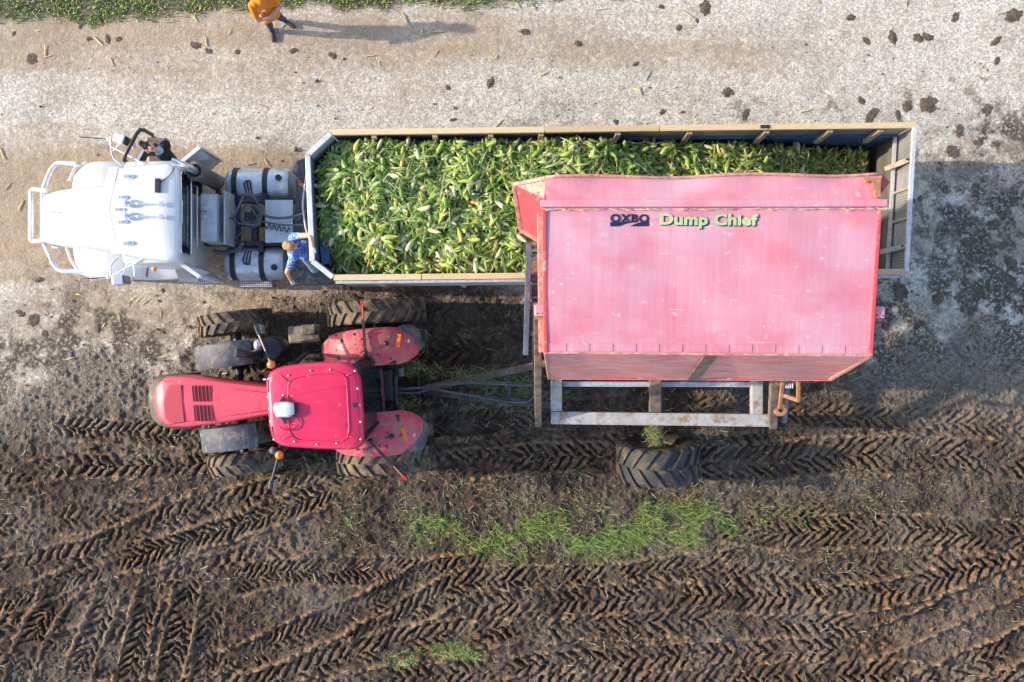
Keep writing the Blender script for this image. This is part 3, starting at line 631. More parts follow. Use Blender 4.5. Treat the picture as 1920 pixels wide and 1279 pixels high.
# nose deck that rides over the truck, tug plate, landing legs, axles
deckp = [W(549, 498, 1.25), W(556, 303, 1.25), W(640, 262, 1.25), W(640, 532, 1.25), W(556, 534, 1.25)]
mb = MB(); mb.prism([(p.x, p.y) for p in deckp], 1.0, 1.25); mb.build('nose_deck', MAT['deck_dark'], tr, 0.01)
for (px, py) in ((556, 325), (557, 470), (558, 506), (556, 527)):
    p = W(px, py, 1.262); mb = MB(); mb.box(p, (0.10, 0.05, 0.024)); mb.build('latch', MAT['frame_steel'], tr)
for y in (1.75, 3.0):
    mb = MB(); mb.box((0.6, y, 0.52), (0.12, 0.12, 0.95)); mb.box((0.6, y, 0.03), (0.28, 0.28, 0.06)); mb.build('landing_leg', MAT['frame_steel'], tr)
for x in (4.3, 5.6):
    mb = MB(); mb.cyl((x, 1.5, 0.48), (x, 3.3, 0.48), 0.07); mb.build('axle', MAT['frame_steel'], tr)
    for y in (1.30, 1.62, 3.18, 3.50):
        p = Vector((x, y, 0.49)) - Vector(tr.location); wheel(tr, p, TM_ROAD, RM_ROAD, flip=y < 2.4)

# ------------------------------------------------------------------ corn in the trailer
def heap_z(x, y):
    u = np.clip((x - C1.x) / (XF1 - C1.x), 0, 1); v = np.clip((y - 1.15) / 2.45, 0, 1)
    top = 2.86 + 0.16 * np.sin(math.pi * v) - 0.22 * np.exp(-((x + 3.5) / 0.5) ** 2) - 0.30 * np.exp(-((x + 3.3) / 0.7) ** 2 - ((y - 1.2) / 0.45) ** 2)
    top = top - 0.55 * sst(0.40, 0.70, u) - 1.0 * sst(0.72, 0.99, u)
    return np.maximum(top + (vnoise(x, y, 2.1) - 0.5) * 0.22 + (vnoise(x, y, 5.0, 9) - 0.5) * 0.16, 1.02)
def inside(x, y, mrg=0.07):
    yf = YF0 + (YF1 - YF0) * (x - XF0) / (XF1 - XF0) - mrg - 0.02; yn = YN0 + (YN1 - YN0) * (x - XN0) / (XN1 - XN0) + mrg
    ok = (y < yf) & (y > yn) & (x < 6.72)
    ok &= (x > C1.x + 0.07 + (y < 2.2) * 0.05 + mrg * 0.5)
    ok &= ((x - C1.x - mrg) * (YF0 - C1.y) - (y - C1.y + mrg) * (XF0 - C1.x) > 0) & ((x - C2.x - mrg) * (YN0 - C2.y) - (y - C2.y - mrg) * (XN0 - C2.x) < 0)
    return ok
def ear_verts(L, r, seg=8, bend=0.0, husk=0.0, tipw=0.0):
    prof = ((0.0, 0.22), (0.05, 0.55), (0.2, 0.92), (0.42, 1.0), (0.65, 0.82), (0.84, 0.48), (0.95, 0.2), (1.0, 0.05))
    vs = []
    for t, w_ in prof:
        for k in range(seg):
            a = 2 * math.pi * k / seg; rr = r * w_ * (1 + (0.10 if k % 2 else -0.08) * (1 if t > 0.1 else 0.3))
            vs.append(((t - 0.5) * L, math.cos(a) * rr + bend * (t - 0.5) ** 2 * L, math.sin(a) * rr))
    n = len(prof); fs = [(i * seg + k, i * seg + (k + 1) % seg, (i + 1) * seg + (k + 1) % seg, (i + 1) * seg + k) for i in range(n - 1) for k in range(seg)]
    return np.array(vs), fs
def leaf_mat(name, rand):
    m = bpy.data.materials.new(name); m.use_nodes = True; n = m.node_tree.nodes; l = m.node_tree.links; b = n['Principled BSDF']
    at_ = n.new('ShaderNodeAttribute'); at_.attribute_name = 'tint'
    tc = n.new('ShaderNodeTexCoord'); mp = n.new('ShaderNodeMapping'); mp.inputs['Scale'].default_value = (3, 30, 30) if rand else (8, 8, 8); l.new(tc.outputs['Object'], mp.inputs[0])
    no = n.new('ShaderNodeTexNoise'); no.inputs['Scale'].default_value = 2.5; no.inputs['Detail'].default_value = 4; l.new(mp.outputs[0], no.inputs['Vector'])
    hs = n.new('ShaderNodeHueSaturation'); l.new(at_.outputs['Color'], hs.inputs['Color'])
    mr = n.new('ShaderNodeMapRange'); mr.inputs[1].default_value = 0.25; mr.inputs[2].default_value = 0.75; mr.inputs[3].default_value = 0.72; mr.inputs[4].default_value = 1.28; l.new(no.outputs['Fac'], mr.inputs[0]); l.new(mr.outputs[0], hs.inputs['Value'])
    l.new(hs.outputs[0], b.inputs['Base Color']); b.inputs['Roughness'].default_value = 0.5; b.inputs['Specular IOR Level'].default_value = 0.35
    MAT[name] = m; return m
leaf_mat('corn_husk', True); leaf_mat('foliage', False)
EARCOL = [(0.22, 0.34, 0.05), (0.30, 0.42, 0.075), (0.38, 0.46, 0.13), (0.50, 0.54, 0.23), (0.60, 0.58, 0.34), (0.13, 0.23, 0.03), (0.42, 0.45, 0.08), (0.62, 0.42, 0.07)]
EARNAME = ['green', 'bright green', 'light green', 'pale green', 'cream-coloured', 'dark green', 'yellow-green', 'yellow']
EARW = [8, 8, 6, 4, 2.5, 6, 5, 1.5]
def pickcol(r_): return r_.choices(EARCOL, EARW)[0]
def set_tint(me_, cols):
    a_ = me_.attributes.new('tint', 'FLOAT_COLOR', 'POINT'); c4 = np.ones((len(me_.vertices), 4), np.float32); c4[:, :3] = cols; a_.data.foreach_set('color', c4.ravel())
# 14 cob meshes shared by the 300 cobs that show most
EARS = []
for i in range(16):
    r_ = random.Random(100 + i); vs, fs = ear_verts(r_.uniform(0.22, 0.28), r_.uniform(0.033, 0.042), 8, r_.uniform(-0.4, 0.4))
    m_ = bpy.data.meshes.new('corn_cob'); m_.from_pydata([tuple(v) for v in vs], [], fs); m_.materials.append(MAT['corn_husk']); m_.shade_smooth()
    c = np.array(EARCOL[i % 8] if i < 7 else pickcol(r_)); t = (vs[:, 0] - vs[:, 0].min()) / np.ptp(vs[:, 0])
    cols = c[None] * (1 + 0.25 * (0.5 - t))[:, None]; cols[t < 0.06] = (0.52, 0.5, 0.3); cols[t > 0.93] = np.array((0.34, 0.24, 0.1)) * 0.8 + c * 0.2
    set_tint(m_, np.clip(cols, 0, 1)); EARS.append((m_, EARNAME[EARCOL.index(tuple(c))]))
rc = random.Random(5); placed = []
tries = 0
while len(placed) < 300 and tries < 200000:
    tries += 1
    # the stretch open to view: left of the hopper, and the strip along the far wall
    if rc.random() < 0.64: x = rc.uniform(C1.x, 0.55); y = rc.uniform(1.1, 3.75)
    else: x = rc.uniform(0.3, 6.5); y = rc.uniform(2.62, 3.75)
    if not bool(inside(np.array(x), np.array(y), 0.12)): continue
    if any((x - a) ** 2 + (y - b) ** 2 < 0.158 ** 2 for a, b in placed): continue
    placed.append((x, y))
    em, en = EARS[rc.randrange(16)]; o = bpy.data.objects.new('corn_cob', em); COL.objects.link(o)
    z = float(heap_z(np.array(x), np.array(y)))
    o.location = (x, y, z + 0.055 + rc.uniform(0, 0.03)); o.rotation_euler = (rc.uniform(0, 6.3), rc.gauss(0, 0.22), rc.uniform(0, 6.3))
    s = rc.uniform(0.95, 1.2); o.scale = (s, s, s)
    pl = 'by the front bulkhead' if x < -2.7 else 'near the timber rail behind the tractor' if y < 1.75 else 'along the far timber rail' if (y > 3.2 and x < 0.4) else 'in front of the hopper chute' if x > -0.9 and x < 0.4 else 'in the middle of the load' if x < 0.4 else 'beyond the hopper lip' if x < 3.4 else 'on the sinking rear slope of the load'
    tag(o, en + ' husked corn cob heaped ' + pl, 'corn cob', 'corn cobs on top of the trailer load')
# the rest of the load: cobs too many to count, torn leaves, and the packed mass below
V = []; Fc = []; Tn = []; base = 0
evs, efs = ear_verts(0.26, 0.037, 6); efs = np.array(efs)
def add_np(vs, fs, col):
    global base
    V.append(vs); Fc.extend([tuple(int(i) + base for i in f) for f in fs]); Tn.append(np.tile(np.array(col, np.float32), (len(vs), 1)) if np.ndim(col) == 1 else col); base += len(vs)
nr = np.random.RandomState(3)
cnt = 0
while cnt < 4400:
    x = nr.uniform(C1.x, 6.8); y = nr.uniform(1.1, 3.75)
    if x > 0.7 and y < 2.3: continue
    if not bool(inside(np.array(x), np.array(y), 0.1)): continue
    cnt += 1
    e = Matrix.Rotation(nr.uniform(0, 6.28), 3, 'Z') @ Matrix.Rotation(nr.normal(0, 0.3), 3, 'Y') @ Matrix.Rotation(nr.uniform(0, 6.28), 3, 'X')
    vs = evs * nr.uniform(0.85, 1.12) @ np.array(e).T + np.array([x, y, float(heap_z(np.array(x), np.array(y))) + nr.uniform(-0.03, 0.05)])
    add_np(vs, efs, np.array(pickcol(rc)) * nr.uniform(0.5, 0.98))
cnt = 0
while cnt < 3000:                       # leaves, husk strips and bits of stalk
    x = nr.uniform(C1.x, 6.8); y = nr.uniform(1.1, 3.75)
    if x > 0.7 and y < 2.3: continue
    if not bool(inside(np.array(x), np.array(y), 0.09)): continue
    cnt += 1
    L = nr.uniform(0.12, 0.5); w_ = nr.uniform(0.005, 0.018); a = nr.uniform(0, 6.28); d = np.array([math.cos(a), math.sin(a), 0]); s_ = np.array([-d[1], d[0], 0])
    p0 = np.array([x, y, float(heap_z(np.array(x), np.array(y))) + nr.uniform(0.01, 0.085)]); vs = []
    bow = nr.uniform(-0.05, 0.09); side = nr.uniform(-0.1, 0.1)
    for k in range(5):
        t = k / 4 - 0.5; ww = w_ * (1 - (2 * t) ** 2 * 0.85); c_ = p0 + d * L * t + s_ * side * t * t * 2 + np.array([0, 0, bow * (1 - 4 * t * t)])
        tw = nr.uniform(-0.4, 0.4); vs += [c_ + s_ * ww + np.array([0, 0, tw * ww]), c_ - s_ * ww - np.array([0, 0, tw * ww])]
    vs = np.array(vs); vs[:, 2] -= np.where(inside(vs[:, 0], vs[:, 1], 0.02), 0, 0.5)
    if not bool(np.all(inside(vs[:, 0], vs[:, 1], 0.01))): continue
    q = nr.rand()
    c = (0.09, 0.17, 0.035) if q < 0.30 else (0.16, 0.26, 0.055) if q < 0.62 else (0.40, 0.43, 0.17) if q < 0.93 else (0.55, 0.38, 0.08)
    add_np(vs, [(2 * k, 2 * k + 1, 2 * k + 3, 2 * k + 2) for k in range(4)], np.array(c) * nr.uniform(0.7, 1.3))
# packed mass
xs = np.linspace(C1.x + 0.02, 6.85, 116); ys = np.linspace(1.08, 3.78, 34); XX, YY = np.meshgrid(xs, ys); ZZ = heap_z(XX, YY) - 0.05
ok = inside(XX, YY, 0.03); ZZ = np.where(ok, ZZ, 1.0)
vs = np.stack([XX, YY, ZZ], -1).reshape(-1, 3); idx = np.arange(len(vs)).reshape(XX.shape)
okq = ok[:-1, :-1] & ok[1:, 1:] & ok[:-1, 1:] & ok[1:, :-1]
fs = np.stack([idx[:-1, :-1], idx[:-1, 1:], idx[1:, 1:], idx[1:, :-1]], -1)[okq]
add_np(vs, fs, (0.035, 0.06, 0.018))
me2 = bpy.data.meshes.new('corn_heap'); me2.from_pydata(np.concatenate(V).tolist(), [], Fc); set_tint(me2, np.clip(np.concatenate(Tn), 0, 1)); me2.materials.append(MAT['foliage']); me2.shade_smooth()
heap = bpy.data.objects.new('corn_heap', me2); COL.objects.link(heap); tag(heap, 'mass of corn cobs, husks and leaves filling the open trailer', None, None, 'stuff')

# ------------------------------------------------------------------ white conventional truck
tk = empty('semi_truck', W(330, 395, 0), 0, 'white bonneted truck with bull bar coupled to the corn trailer', 'truck')
YC = 2.31
def rr_ring(xc, hw, zb, zt, r, yc=YC, n=4, tilt=0.0):
    """cross section across the truck: flat bottom, rounded shoulders"""
    pts = [Vector((xc, yc - hw, zb))]
    for k in range(n + 1):
        a = math.pi / 2 * k / n; pts.append(Vector((xc + tilt * (zt - zb), yc - hw + r - r * math.cos(a), zt - r + r * math.sin(a))))
    for k in range(n + 1):
        a = math.pi / 2 * (1 - k / n); pts.append(Vector((xc + tilt * (zt - zb), yc + hw - r + r * math.cos(a), zt - r + r * math.sin(a))))
    pts.append(Vector((xc, yc + hw, zb))); return pts
WP = MAT['white_paint']
# bonnet
mb = MB()
mb.loft([rr_ring(-8.86, 0.38, 0.75, 1.52, 0.14), rr_ring(-8.80, 0.46, 0.72, 1.66, 0.16), rr_ring(-8.55, 0.52, 0.7, 1.78, 0.18), rr_ring(-8.0, 0.585, 0.7, 1.88, 0.18), rr_ring(-7.4, 0.65, 0.7, 1.96, 0.18), rr_ring(-7.10, 0.68, 0.7, 1.99, 0.18)])
hood = mb.build('hood', WP, tk, smooth='auto')
mb = MB(); mb.tube([W(84, 398, 1.80) + Vector((0.02, 0, 0)), W(84, 398, 1.80) + Vector((0.10, 0, 0.07)), W(84, 398, 1.80) + Vector((0.22, 0, 0.05))], 0.014); mb.build('hood_ornament', MAT['chrome'], hood)
mb = MB(); mb.box((-8.88, YC, 1.1), (0.05, 0.66, 0.72)); mb.build('grille', MAT['chrome'], tk, 0.02)
for sg in (1, -1):
    mb = MB(); mb.tube([(-8.72, YC + sg * 0.44, 1.695), (-8.0, YC + sg * 0.525, 1.868), (-7.4, YC + sg * 0.59, 1.948), (-7.14, YC + sg * 0.62, 1.975)], 0.006, 5); mb.build('hood_seam', MAT['galvanised'], hood)
    mb = MB(); mb.box((-7.45, YC + sg * 0.652, 1.70), (0.10, 0.03, 0.05)); mb.build('hood_latch', MAT['black_plastic'], hood, 0.006)
    mb = MB(); mb.tube([(-7.13, YC + sg * 0.08, 2.02), (-7.05, YC + sg * 0.45, 2.10)], 0.012, 6); mb.build('wiper', MAT['black_plastic'], tk)
mb = MB(); mb.tube([(-8.84, YC, 1.63), (-8.5, YC, 1.805), (-8.0, YC, 1.886), (-7.12, YC, 1.994)], 0.005, 5); mb.build('hood_crease', MAT['galvanised'], hood)
mb = MB(); mb.box((-7.16, YC, 1.985), (0.10, 1.05, 0.03)); mb.build('cowl_vent', MAT['black_plastic'], tk, 0.006)
# wings over the steer wheels
for sg in (1, -1):
    mb = MB(); rings = []
    ln = 1.9 if sg > 0 else 2.25
    for k in range(13):
        t = k / 12; x = -8.52 + ln * t; zt = 1.20 + 0.26 * math.sin(math.pi * min(1, t * 1.25 + 0.06)) - (0.3 if t > 0.96 else 0) - (0.35 if t < 0.02 else 0)
        wo = 1.12 * (0.62 + 0.38 * min(1, math.sin(math.pi / 2 * min(1, t * 3.2 + 0.1)))) - 0.05 * max(0, t - 0.8) * 5
        rings.append([Vector((x, YC + sg * 0.35, zt - 0.3)), Vector((x, YC + sg * 0.35, zt + 0.12)), Vector((x, YC + sg * wo * 0.72, zt + 0.08)), Vector((x, YC + sg * wo * 0.9, zt)), Vector((x, YC + sg * wo, zt - 0.14)), Vector((x, YC + sg * wo, zt - 0.38))])
    mb.loft(rings, closed=True); fe = mb.build('fender', WP, tk, smooth='auto')
    if sg < 0:
        p = W(289, 503, 1.46); mb = MB(); mb.sphere(p, 0.05, sc=(1.0, 1.4, 0.5)); mb.build('side_lamp', MAT['amber'], fe, smooth=True)
        mb = MB(); mb.bar(W(279, 489, 1.5), W(275, 519, 1.36), 0.03, 0.02); mb.build('wing_strap', MAT['black_plastic'], fe)
# cab body, windscreen, visor, roof
mb = MB()
mb.loft([rr_ring(-7.25, 0.70, 0.7, 1.95, 0.1), rr_ring(-7.05, 0.90, 0.7, 2.35, 0.12), rr_ring(-6.9, 0.92, 0.65, 2.7, 0.14), rr_ring(-6.02, 0.92, 0.65, 2.72, 0.14), rr_ring(-5.95, 0.88, 0.7, 2.68, 0.14)])
cab = mb.build('cab', WP, tk, smooth='auto')
ws = [W(208, 315, 2.62), W(190, 393, 2.62), W(214, 474, 2.62), W(217, 474, 2.05), W(192, 393, 2.05), W(211, 315, 2.05)]
mb = MB(); mb.slab([ws[0], ws[1], ws[4], ws[5]], 0.02); mb.slab([ws[1], ws[2], ws[3], ws[4]], 0.02); mb.build('windscreen', MAT['glass'], tk)
vis = [W(206, 314, 2.70), W(186, 393, 2.70), W(212, 476, 2.70), W(224, 476, 2.76), W(205, 393, 2.78), W(222, 314, 2.76)]
mb = MB(); mb.slab([vis[0], vis[5], vis[4], vis[1]], 0.025); mb.slab([vis[1], vis[4], vis[3], vis[2]], 0.025); mb.build('sun_visor', WP, tk, 0.006)
ro = [(222, 315), (205, 393), (222, 476), (262, 484), (312, 491), (331, 486), (334, 465), (334, 335), (330, 314), (313, 303), (262, 309)]
rz_ = 2.88
top = [W(px, py, rz_) for px, py in ro]; cen = sum(top, Vector()) / len(top)
mb = MB(); mb.loft([[Vector((p.x, p.y, 2.70)) for p in top], [Vector((p.x, p.y, 2.80)) for p in top], [cen + (p - cen) * 0.96 + Vector((0, 0, -0.03)) for p in top], [cen + (p - cen) * 0.86 for p in top], [cen + (p - cen) * 0.4 + Vector((0, 0, 0.025)) for p in top]])
roof = mb.build('roof', WP, tk, 0.01, smooth='auto')
for (px, py) in ((239, 331), (229, 370), (223, 393), (229, 416), (239, 456)):
    p = W(px, py, 2.9); mb = MB(); mb.sphere(p, 0.05, 12, 6, (2.5, 0.95, 0.9)); o = mb.build('marker_light', MAT['chrome'], roof, smooth=True)
    mb = MB(); mb.sphere(p + Vector((-0.055, 0, 0.012)), 0.045, 12, 6, (1.4, 0.85, 0.9)); mb.build('lens', MAT['lens'], roof, smooth=True)
for (y0) in (381, 405):
    a = W(236, y0, 2.97); b = W(303, y0 + 2, 2.97)
    mb = MB(); mb.tube([a, a.lerp(b, 0.06), a.lerp(b, 0.16), a.lerp(b, 0.3), b], [0.075, 0.05, 0.026, 0.016, 0.013], 12); mb.sphere(a.lerp(b, 0.34), 0.03, 8, 6, (1.6, 1, 1)); mb.box(b, (0.07, 0.09, 0.06)); mb.box(a.lerp(b, 0.33) - Vector((0, 0, 0.05)), (0.05, 0.04, 0.08)); mb.build('air_horn', MAT['chrome'], roof, smooth='auto')
p = W(295.5, 348, 2.93); mb = MB(); mb.box(p, (0.10, 0.25, 0.05)); o = mb.build('aerial_base', MAT['black_plastic'], roof, 0.01)
mb = MB(); mb.tube(catmull([W(301, 342, 2.92), W(312, 334, 2.91), W(321, 326, 2.9), W(327, 313, 2.85)]), 0.009, 6); mb.build('cable', MAT['black_plastic'], roof)
mb = MB(); mb.tube([Vector((p.x, p.y, 2.795)) + (p - cen).normalized() * 0.004 for p in top], 0.007, 5, True); mb.build('roof_seam', MAT['galvanised'], roof)
for p_ in ((216, 315), (197, 352), (197, 436), (216, 474)):
    q_ = W(p_[0], p_[1], 2.785); mb = MB(); mb.bar(q_ - Vector((0.05, 0, 0.02)), q_ + Vector((0.06, 0, 0.01)), 0.02, 0.015); mb.build('visor_bracket', MAT['galvanised'], roof)
# rear wall: window, hand rails
xw = -5.945
mb = MB(); mb.box((xw, YC, 2.30), (0.03, 1.44, 0.58)); rw = mb.build('rear_window', MAT['glass'], tk, 0.06)
mb = MB(); ry, rz2, n_ = 0.74, 0.31, []
for (sy, sz, a0) in ((1, 1, 0), (-1, 1, 90), (-1, -1, 180), (1, -1, 270)):
    for k in range(4):
        a = R(a0 + 30 * k); n_.append(Vector((xw + 0.012, YC + sy * (ry - 0.09) + 0.09 * math.cos(a), 2.30 + sz * (rz2 - 0.09) + 0.09 * math.sin(a))))
mb.tube(n_, 0.022, 8, True); mb.build('window_seal', MAT['chrome'], rw, smooth=True)
mb = MB(); mb.tube([(xw, YC - 0.56, 1.90), (xw + 0.10, YC - 0.56, 1.90), (xw + 0.10, YC + 0.56, 1.90), (xw, YC + 0.56, 1.90)], 0.016); mb.build('hand_rail', MAT['chrome'], tk)
mb = MB(); mb.tube([(xw - 0.06, YC - 0.19, 2.70), (xw + 0.07, YC - 0.19, 2.74), (xw + 0.07, YC + 0.19, 2.74), (xw - 0.06, YC + 0.19, 2.70)], 0.016); mb.build('hand_rail', MAT['chrome'], tk)
# flared side extenders at the cab's rear corners
for (a, b) in ((Vector((-6.0, 3.24, 0)), Vector((-5.66, 3.52, 0))), (Vector((-6.0, 1.40, 0)), Vector((-5.66, 1.16, 0)))):
    mb = MB(); d = (b - a).normalized(); th = Vector((-d.y, d.x, 0)) * 0.03
    mb.loft([[Vector((p.x, p.y, 0.85)) for p in (a, b, b + th, a + th)], [Vector((p.x, p.y, 2.35)) for p in (a, b, b + th, a + th)]]); o = mb.build('side_extender', MAT['aluminium'], tk)
    mb = MB(); mb.bar((b.x, b.y, 0.85), (b.x, b.y, 2.36), 0.05, 0.07); mb.bar((a.x, a.y, 2.36), (b.x, b.y, 2.36), 0.07, 0.04); mb.build('edge_trim', MAT['aluminium'], o, 0.006)
    mb = MB(); mb.slab([Vector((a.x, a.y, 2.33)), Vector((b.x, b.y, 2.33)), Vector((b.x + 0.06, (a.y + b.y) / 2, 1.95))], 0.012); mb.build('gusset', MAT['aluminium'], o)
# the door on the far side stands open
dh = W(232, 303, 2.72); dh.z = 0; do = W(265, 241, 2.72); do.z = 0; dd = (do - dh).normalized(); dn = Vector((-dd.y, dd.x, 0))
def dpt(s, z, o_=0.0): return dh + dd * s + dn * o_ + Vector((0, 0, z))
L_ = (do - dh).length
mb = MB(); mb.loft([[dpt(0.02, 1.0), dpt(L_, 1.0), dpt(L_, 1.0, 0.06), dpt(0.02, 1.0, 0.06)], [dpt(0.0, 2.08), dpt(L_, 2.08), dpt(L_, 2.08, 0.06), dpt(0.0, 2.08, 0.06)]]); dr = mb.build('door', MAT['black_plastic'], tk, 0.015)
mb = MB(); mb.tube([dpt(0.0, 2.06, 0.03), dpt(0.0, 2.50, 0.03), dpt(0.03, 2.66, 0.03), dpt(0.12, 2.72, 0.03), dpt(L_ - 0.12, 2.72, 0.03), dpt(L_ - 0.03, 2.66, 0.03), dpt(L_, 2.5, 0.03), dpt(L_, 2.06, 0.03)], 0.035, 10); mb.build('window_frame', MAT['black_plastic'], dr, smooth=True)
mb = MB(); mb.bar(dpt(0.02, 2.10, 0.03), dpt(L_ - 0.02, 2.10, 0.03), 0.05, 0.02); mb.build('window_sill', MAT['chrome'], dr)
mb = MB(); mb.box(dpt(L_ * 0.75, 1.75, 0.08), (0.03, 0.12, 0.04)); mb.build('door_handle', MAT['chrome'], dr)
# stack and muffler behind the cab on the far side
sx, sy = -5.70, 3.06
mb = MB(); mb.cyl((sx, sy, 1.1), (sx, sy, 2.45), 0.155, seg=20); mf = mb.build('muffler', MAT['nose_grey'], tk, 0.02, smooth='auto')
mb = MB(); mb.lathe([(0.10, 2.44), (0.17, 2.46), (0.18, 2.52), (0.12, 2.56)], (sx, sy, 0), 'Z', 20); mb.build('clamp_ring', MAT['rusty_beam'], mf, smooth=True)
mb = MB(); mb.tube(catmull([(sx, sy, 2.5), (sx, sy, 2.85), (sx - 0.02, sy, 3.02), (sx - 0.12, sy + 0.03, 3.16), (sx - 0.22, sy + 0.06, 3.2)], 5), 0.068, 14, cap=False); mb.build('exhaust_pipe', MAT['chrome'], mf, smooth=True)
mb = MB(); mb.tube([(sx, sy, 1.15), (sx, sy - 0.2, 0.95), (sx - 0.4, YC + 0.3, 0.85)], 0.06, 10); mb.build('down_pipe', MAT['rusty_beam'], mf, smooth=True)
# mirrors on their arms
def mirror(sg, pts, headc, yaw, rod, roundm):
    mb = MB(); mb.tube(catmull([W(*p) for p in pts[0]], 5), 0.017, 8)
    for q in pts[1:]: mb.tube([W(*p) for p in q], 0.010, 6)
    o = mb.build('mirror_arm', MAT['chrome'], tk, smooth='auto')
    c = W(*headc); mb = MB(); mb.box(c, (0.20, 0.17, 0.36), Matrix.Rotation(yaw, 3, 'Z')); mb.build('mirror_head', MAT['white_paint'] if sg > 0 else MAT['chrome'], o, 0.02)
    mb = MB(); mb.box(c + Matrix.Rotation(yaw, 3, 'Z') @ Vector((0.108, 0, 0)), (0.012, 0.15, 0.33), Matrix.Rotation(yaw, 3, 'Z')); mb.build('mirror_glass', MAT['glass'], o)
    mb = MB(); mb.tube([W(*rod[0]), W(*rod[1])], 0.009, 6); mb.build('aerial', MAT['black_plastic'], o)
    mb = MB(); mb.sphere(W(*rod[1]), 0.045, 8, 6); mb.build('clearance_lamp', MAT['lens'], o, smooth=True)
    mb = MB(); mb.sphere(W(*roundm), 0.075, 12, 8, (0.45, 1, 1)); mb.build('round_mirror', MAT['white_paint'] if sg > 0 else MAT['chrome'], o, smooth=True)
mirror(1, [[(229, 310, 2.35), (213, 296, 2.35), (208, 276, 2.4), (207, 256, 2.45)], [(208, 275, 2.4), (268, 306, 2.72)], [(207, 256, 2.45), (225, 262, 2.45)], [(210, 285, 2.0), (233, 262, 2.1)]], (229, 262, 2.30), -0.35, ((150, 257, 2.4), (204, 261, 2.4)), (251, 273, 2.25))
mirror(-1, [[(222, 482, 2.4), (209, 497, 2.42), (207, 518, 2.45)], [(207, 518, 2.44), (266, 486, 2.7)], [(241, 487, 2.3), (232, 513, 2.3), (208, 515, 2.3)], [(250, 486, 2.4), (252, 518, 2.4)]], (227, 526, 2.30), 0.1, ((157, 523, 2.4), (203, 520, 2.4)), (248, 521, 2.3))
# bull bar
mb = MB(); mb.tube([W(87, 357, 1.35), W(61, 355, 1.35), W(58, 358, 1.33), W(58, 450, 1.33), W(61, 453, 1.35), W(90, 450, 1.35)], 0.05, 12); mb.build('bull_bar_hoop', MAT['aluminium'], tk, smooth='auto')
mb = MB(); mb.tube([W(80, 358, 1.30), W(80, 450, 1.30)], 0.045, 10); mb.build('bull_bar_tube', MAT['aluminium'], tk, smooth='auto')
mb = MB(); mb.tube(catmull([W(80, 358, 1.25), W(92, 326, 1.22), W(102, 311, 1.2), W(114, 306, 1.2), W(150, 308, 1.2)], 5), 0.048, 12); mb.build('bull_bar_wing', MAT['aluminium'], tk, smooth=True)
mb = MB(); mb.tube(catmull([W(80, 450, 1.25), W(94, 480, 1.22), W(104, 500, 1.2), W(118, 508, 1.2), W(150, 510, 1.2), W(178, 520, 1.15)], 5), 0.048, 12); mb.build('bull_bar_wing', MAT['aluminium'], tk, smooth=True)
mb = MB(); mb.tube(catmull([W(130, 340, 1.28), W(136, 325, 1.26), W(144, 313, 1.22), W(165, 303, 1.18)], 5), 0.03, 8); mb.build('bull_bar_brace', MAT['aluminium'], tk, smooth=True); mb = MB(); mb.tube(catmull([W(125, 464, 1.28), W(132, 485, 1.26), W(144, 503, 1.22), W(168, 518, 1.16)], 5), 0.03, 8); mb.build('bull_bar_brace', MAT['aluminium'], tk, smooth=True)
mb = MB(); mb.box((-8.93, YC, 0.62), (0.16, 1.0, 0.40)); mb.box((-8.98, YC + 0.3, 0.92), (0.08, 0.08, 0.75)); mb.box((-8.98, YC - 0.3, 0.92), (0.08, 0.08, 0.75)); mb.build('bumper', MAT['aluminium'], tk, 0.03)
# chassis behind the cab
for sg in (1, -1):
    mb = MB(); mb.box((-4.9, YC + sg * 0.42, 0.95), (8.0, 0.09, 0.26)); mb.build('frame_rail', MAT['frame_steel'], tk)
for x in (-5.35, -5.0, -4.55, -4.15):
    mb = MB(); mb.box((x, YC, 0.93), (0.12, 0.75, 0.16)); mb.build('cross_member', MAT['frame_steel'], tk, 0.01)
mb = MB(); mb.cyl((-5.7, YC, 0.8), (-3.2, YC, 0.68), 0.07, seg=10); mb.box((-5.0, YC + 0.05, 0.95), (0.34, 0.26, 0.3)); mb.build('drive_shaft', MAT['frame_steel'], tk)
a = W(497, 375, 1.2); b = W(549, 455, 1.2)
mb = MB(); mb.box(((a.x + b.x) / 2, (a.y + b.y) / 2, 1.18), (b.x - a.x, a.y - b.y, 0.03)); mb.build('deck_plate', MAT['grating'], tk, 0.004)
# toolbox
a = W(376, 363, 1.86); b = W(406, 453, 1.86)
mb = MB(); c0 = [Vector((a.x, b.y, 0)), Vector((b.x, b.y, 0)), Vector((b.x, a.y, 0)), Vector((a.x, a.y, 0))]
mb.loft([[p + Vector((0.06 if i in (1, 2) else 0, 0, 1.08)) for i, p in enumerate(c0)], [p + Vector((0, 0, 1.86)) for p in c0]]); tb = mb.build('tool_box', MAT['tank_aluminium'], tk, 0.012)
for py in (391, 406):
    p = W(386, py, 1.87); mb = MB(); mb.cyl(p, p + Vector((0, 0, 0.06)), 0.045, seg=12); mb.build('box_lock', MAT['chrome'], tb, smooth='auto')
mb = MB(); mb.box((b.x + 0.13, YC, 1.42), (0.035, 1.0, 0.75)); mb.build('guard_plate', MAT['galvanised'], tk, 0.004)
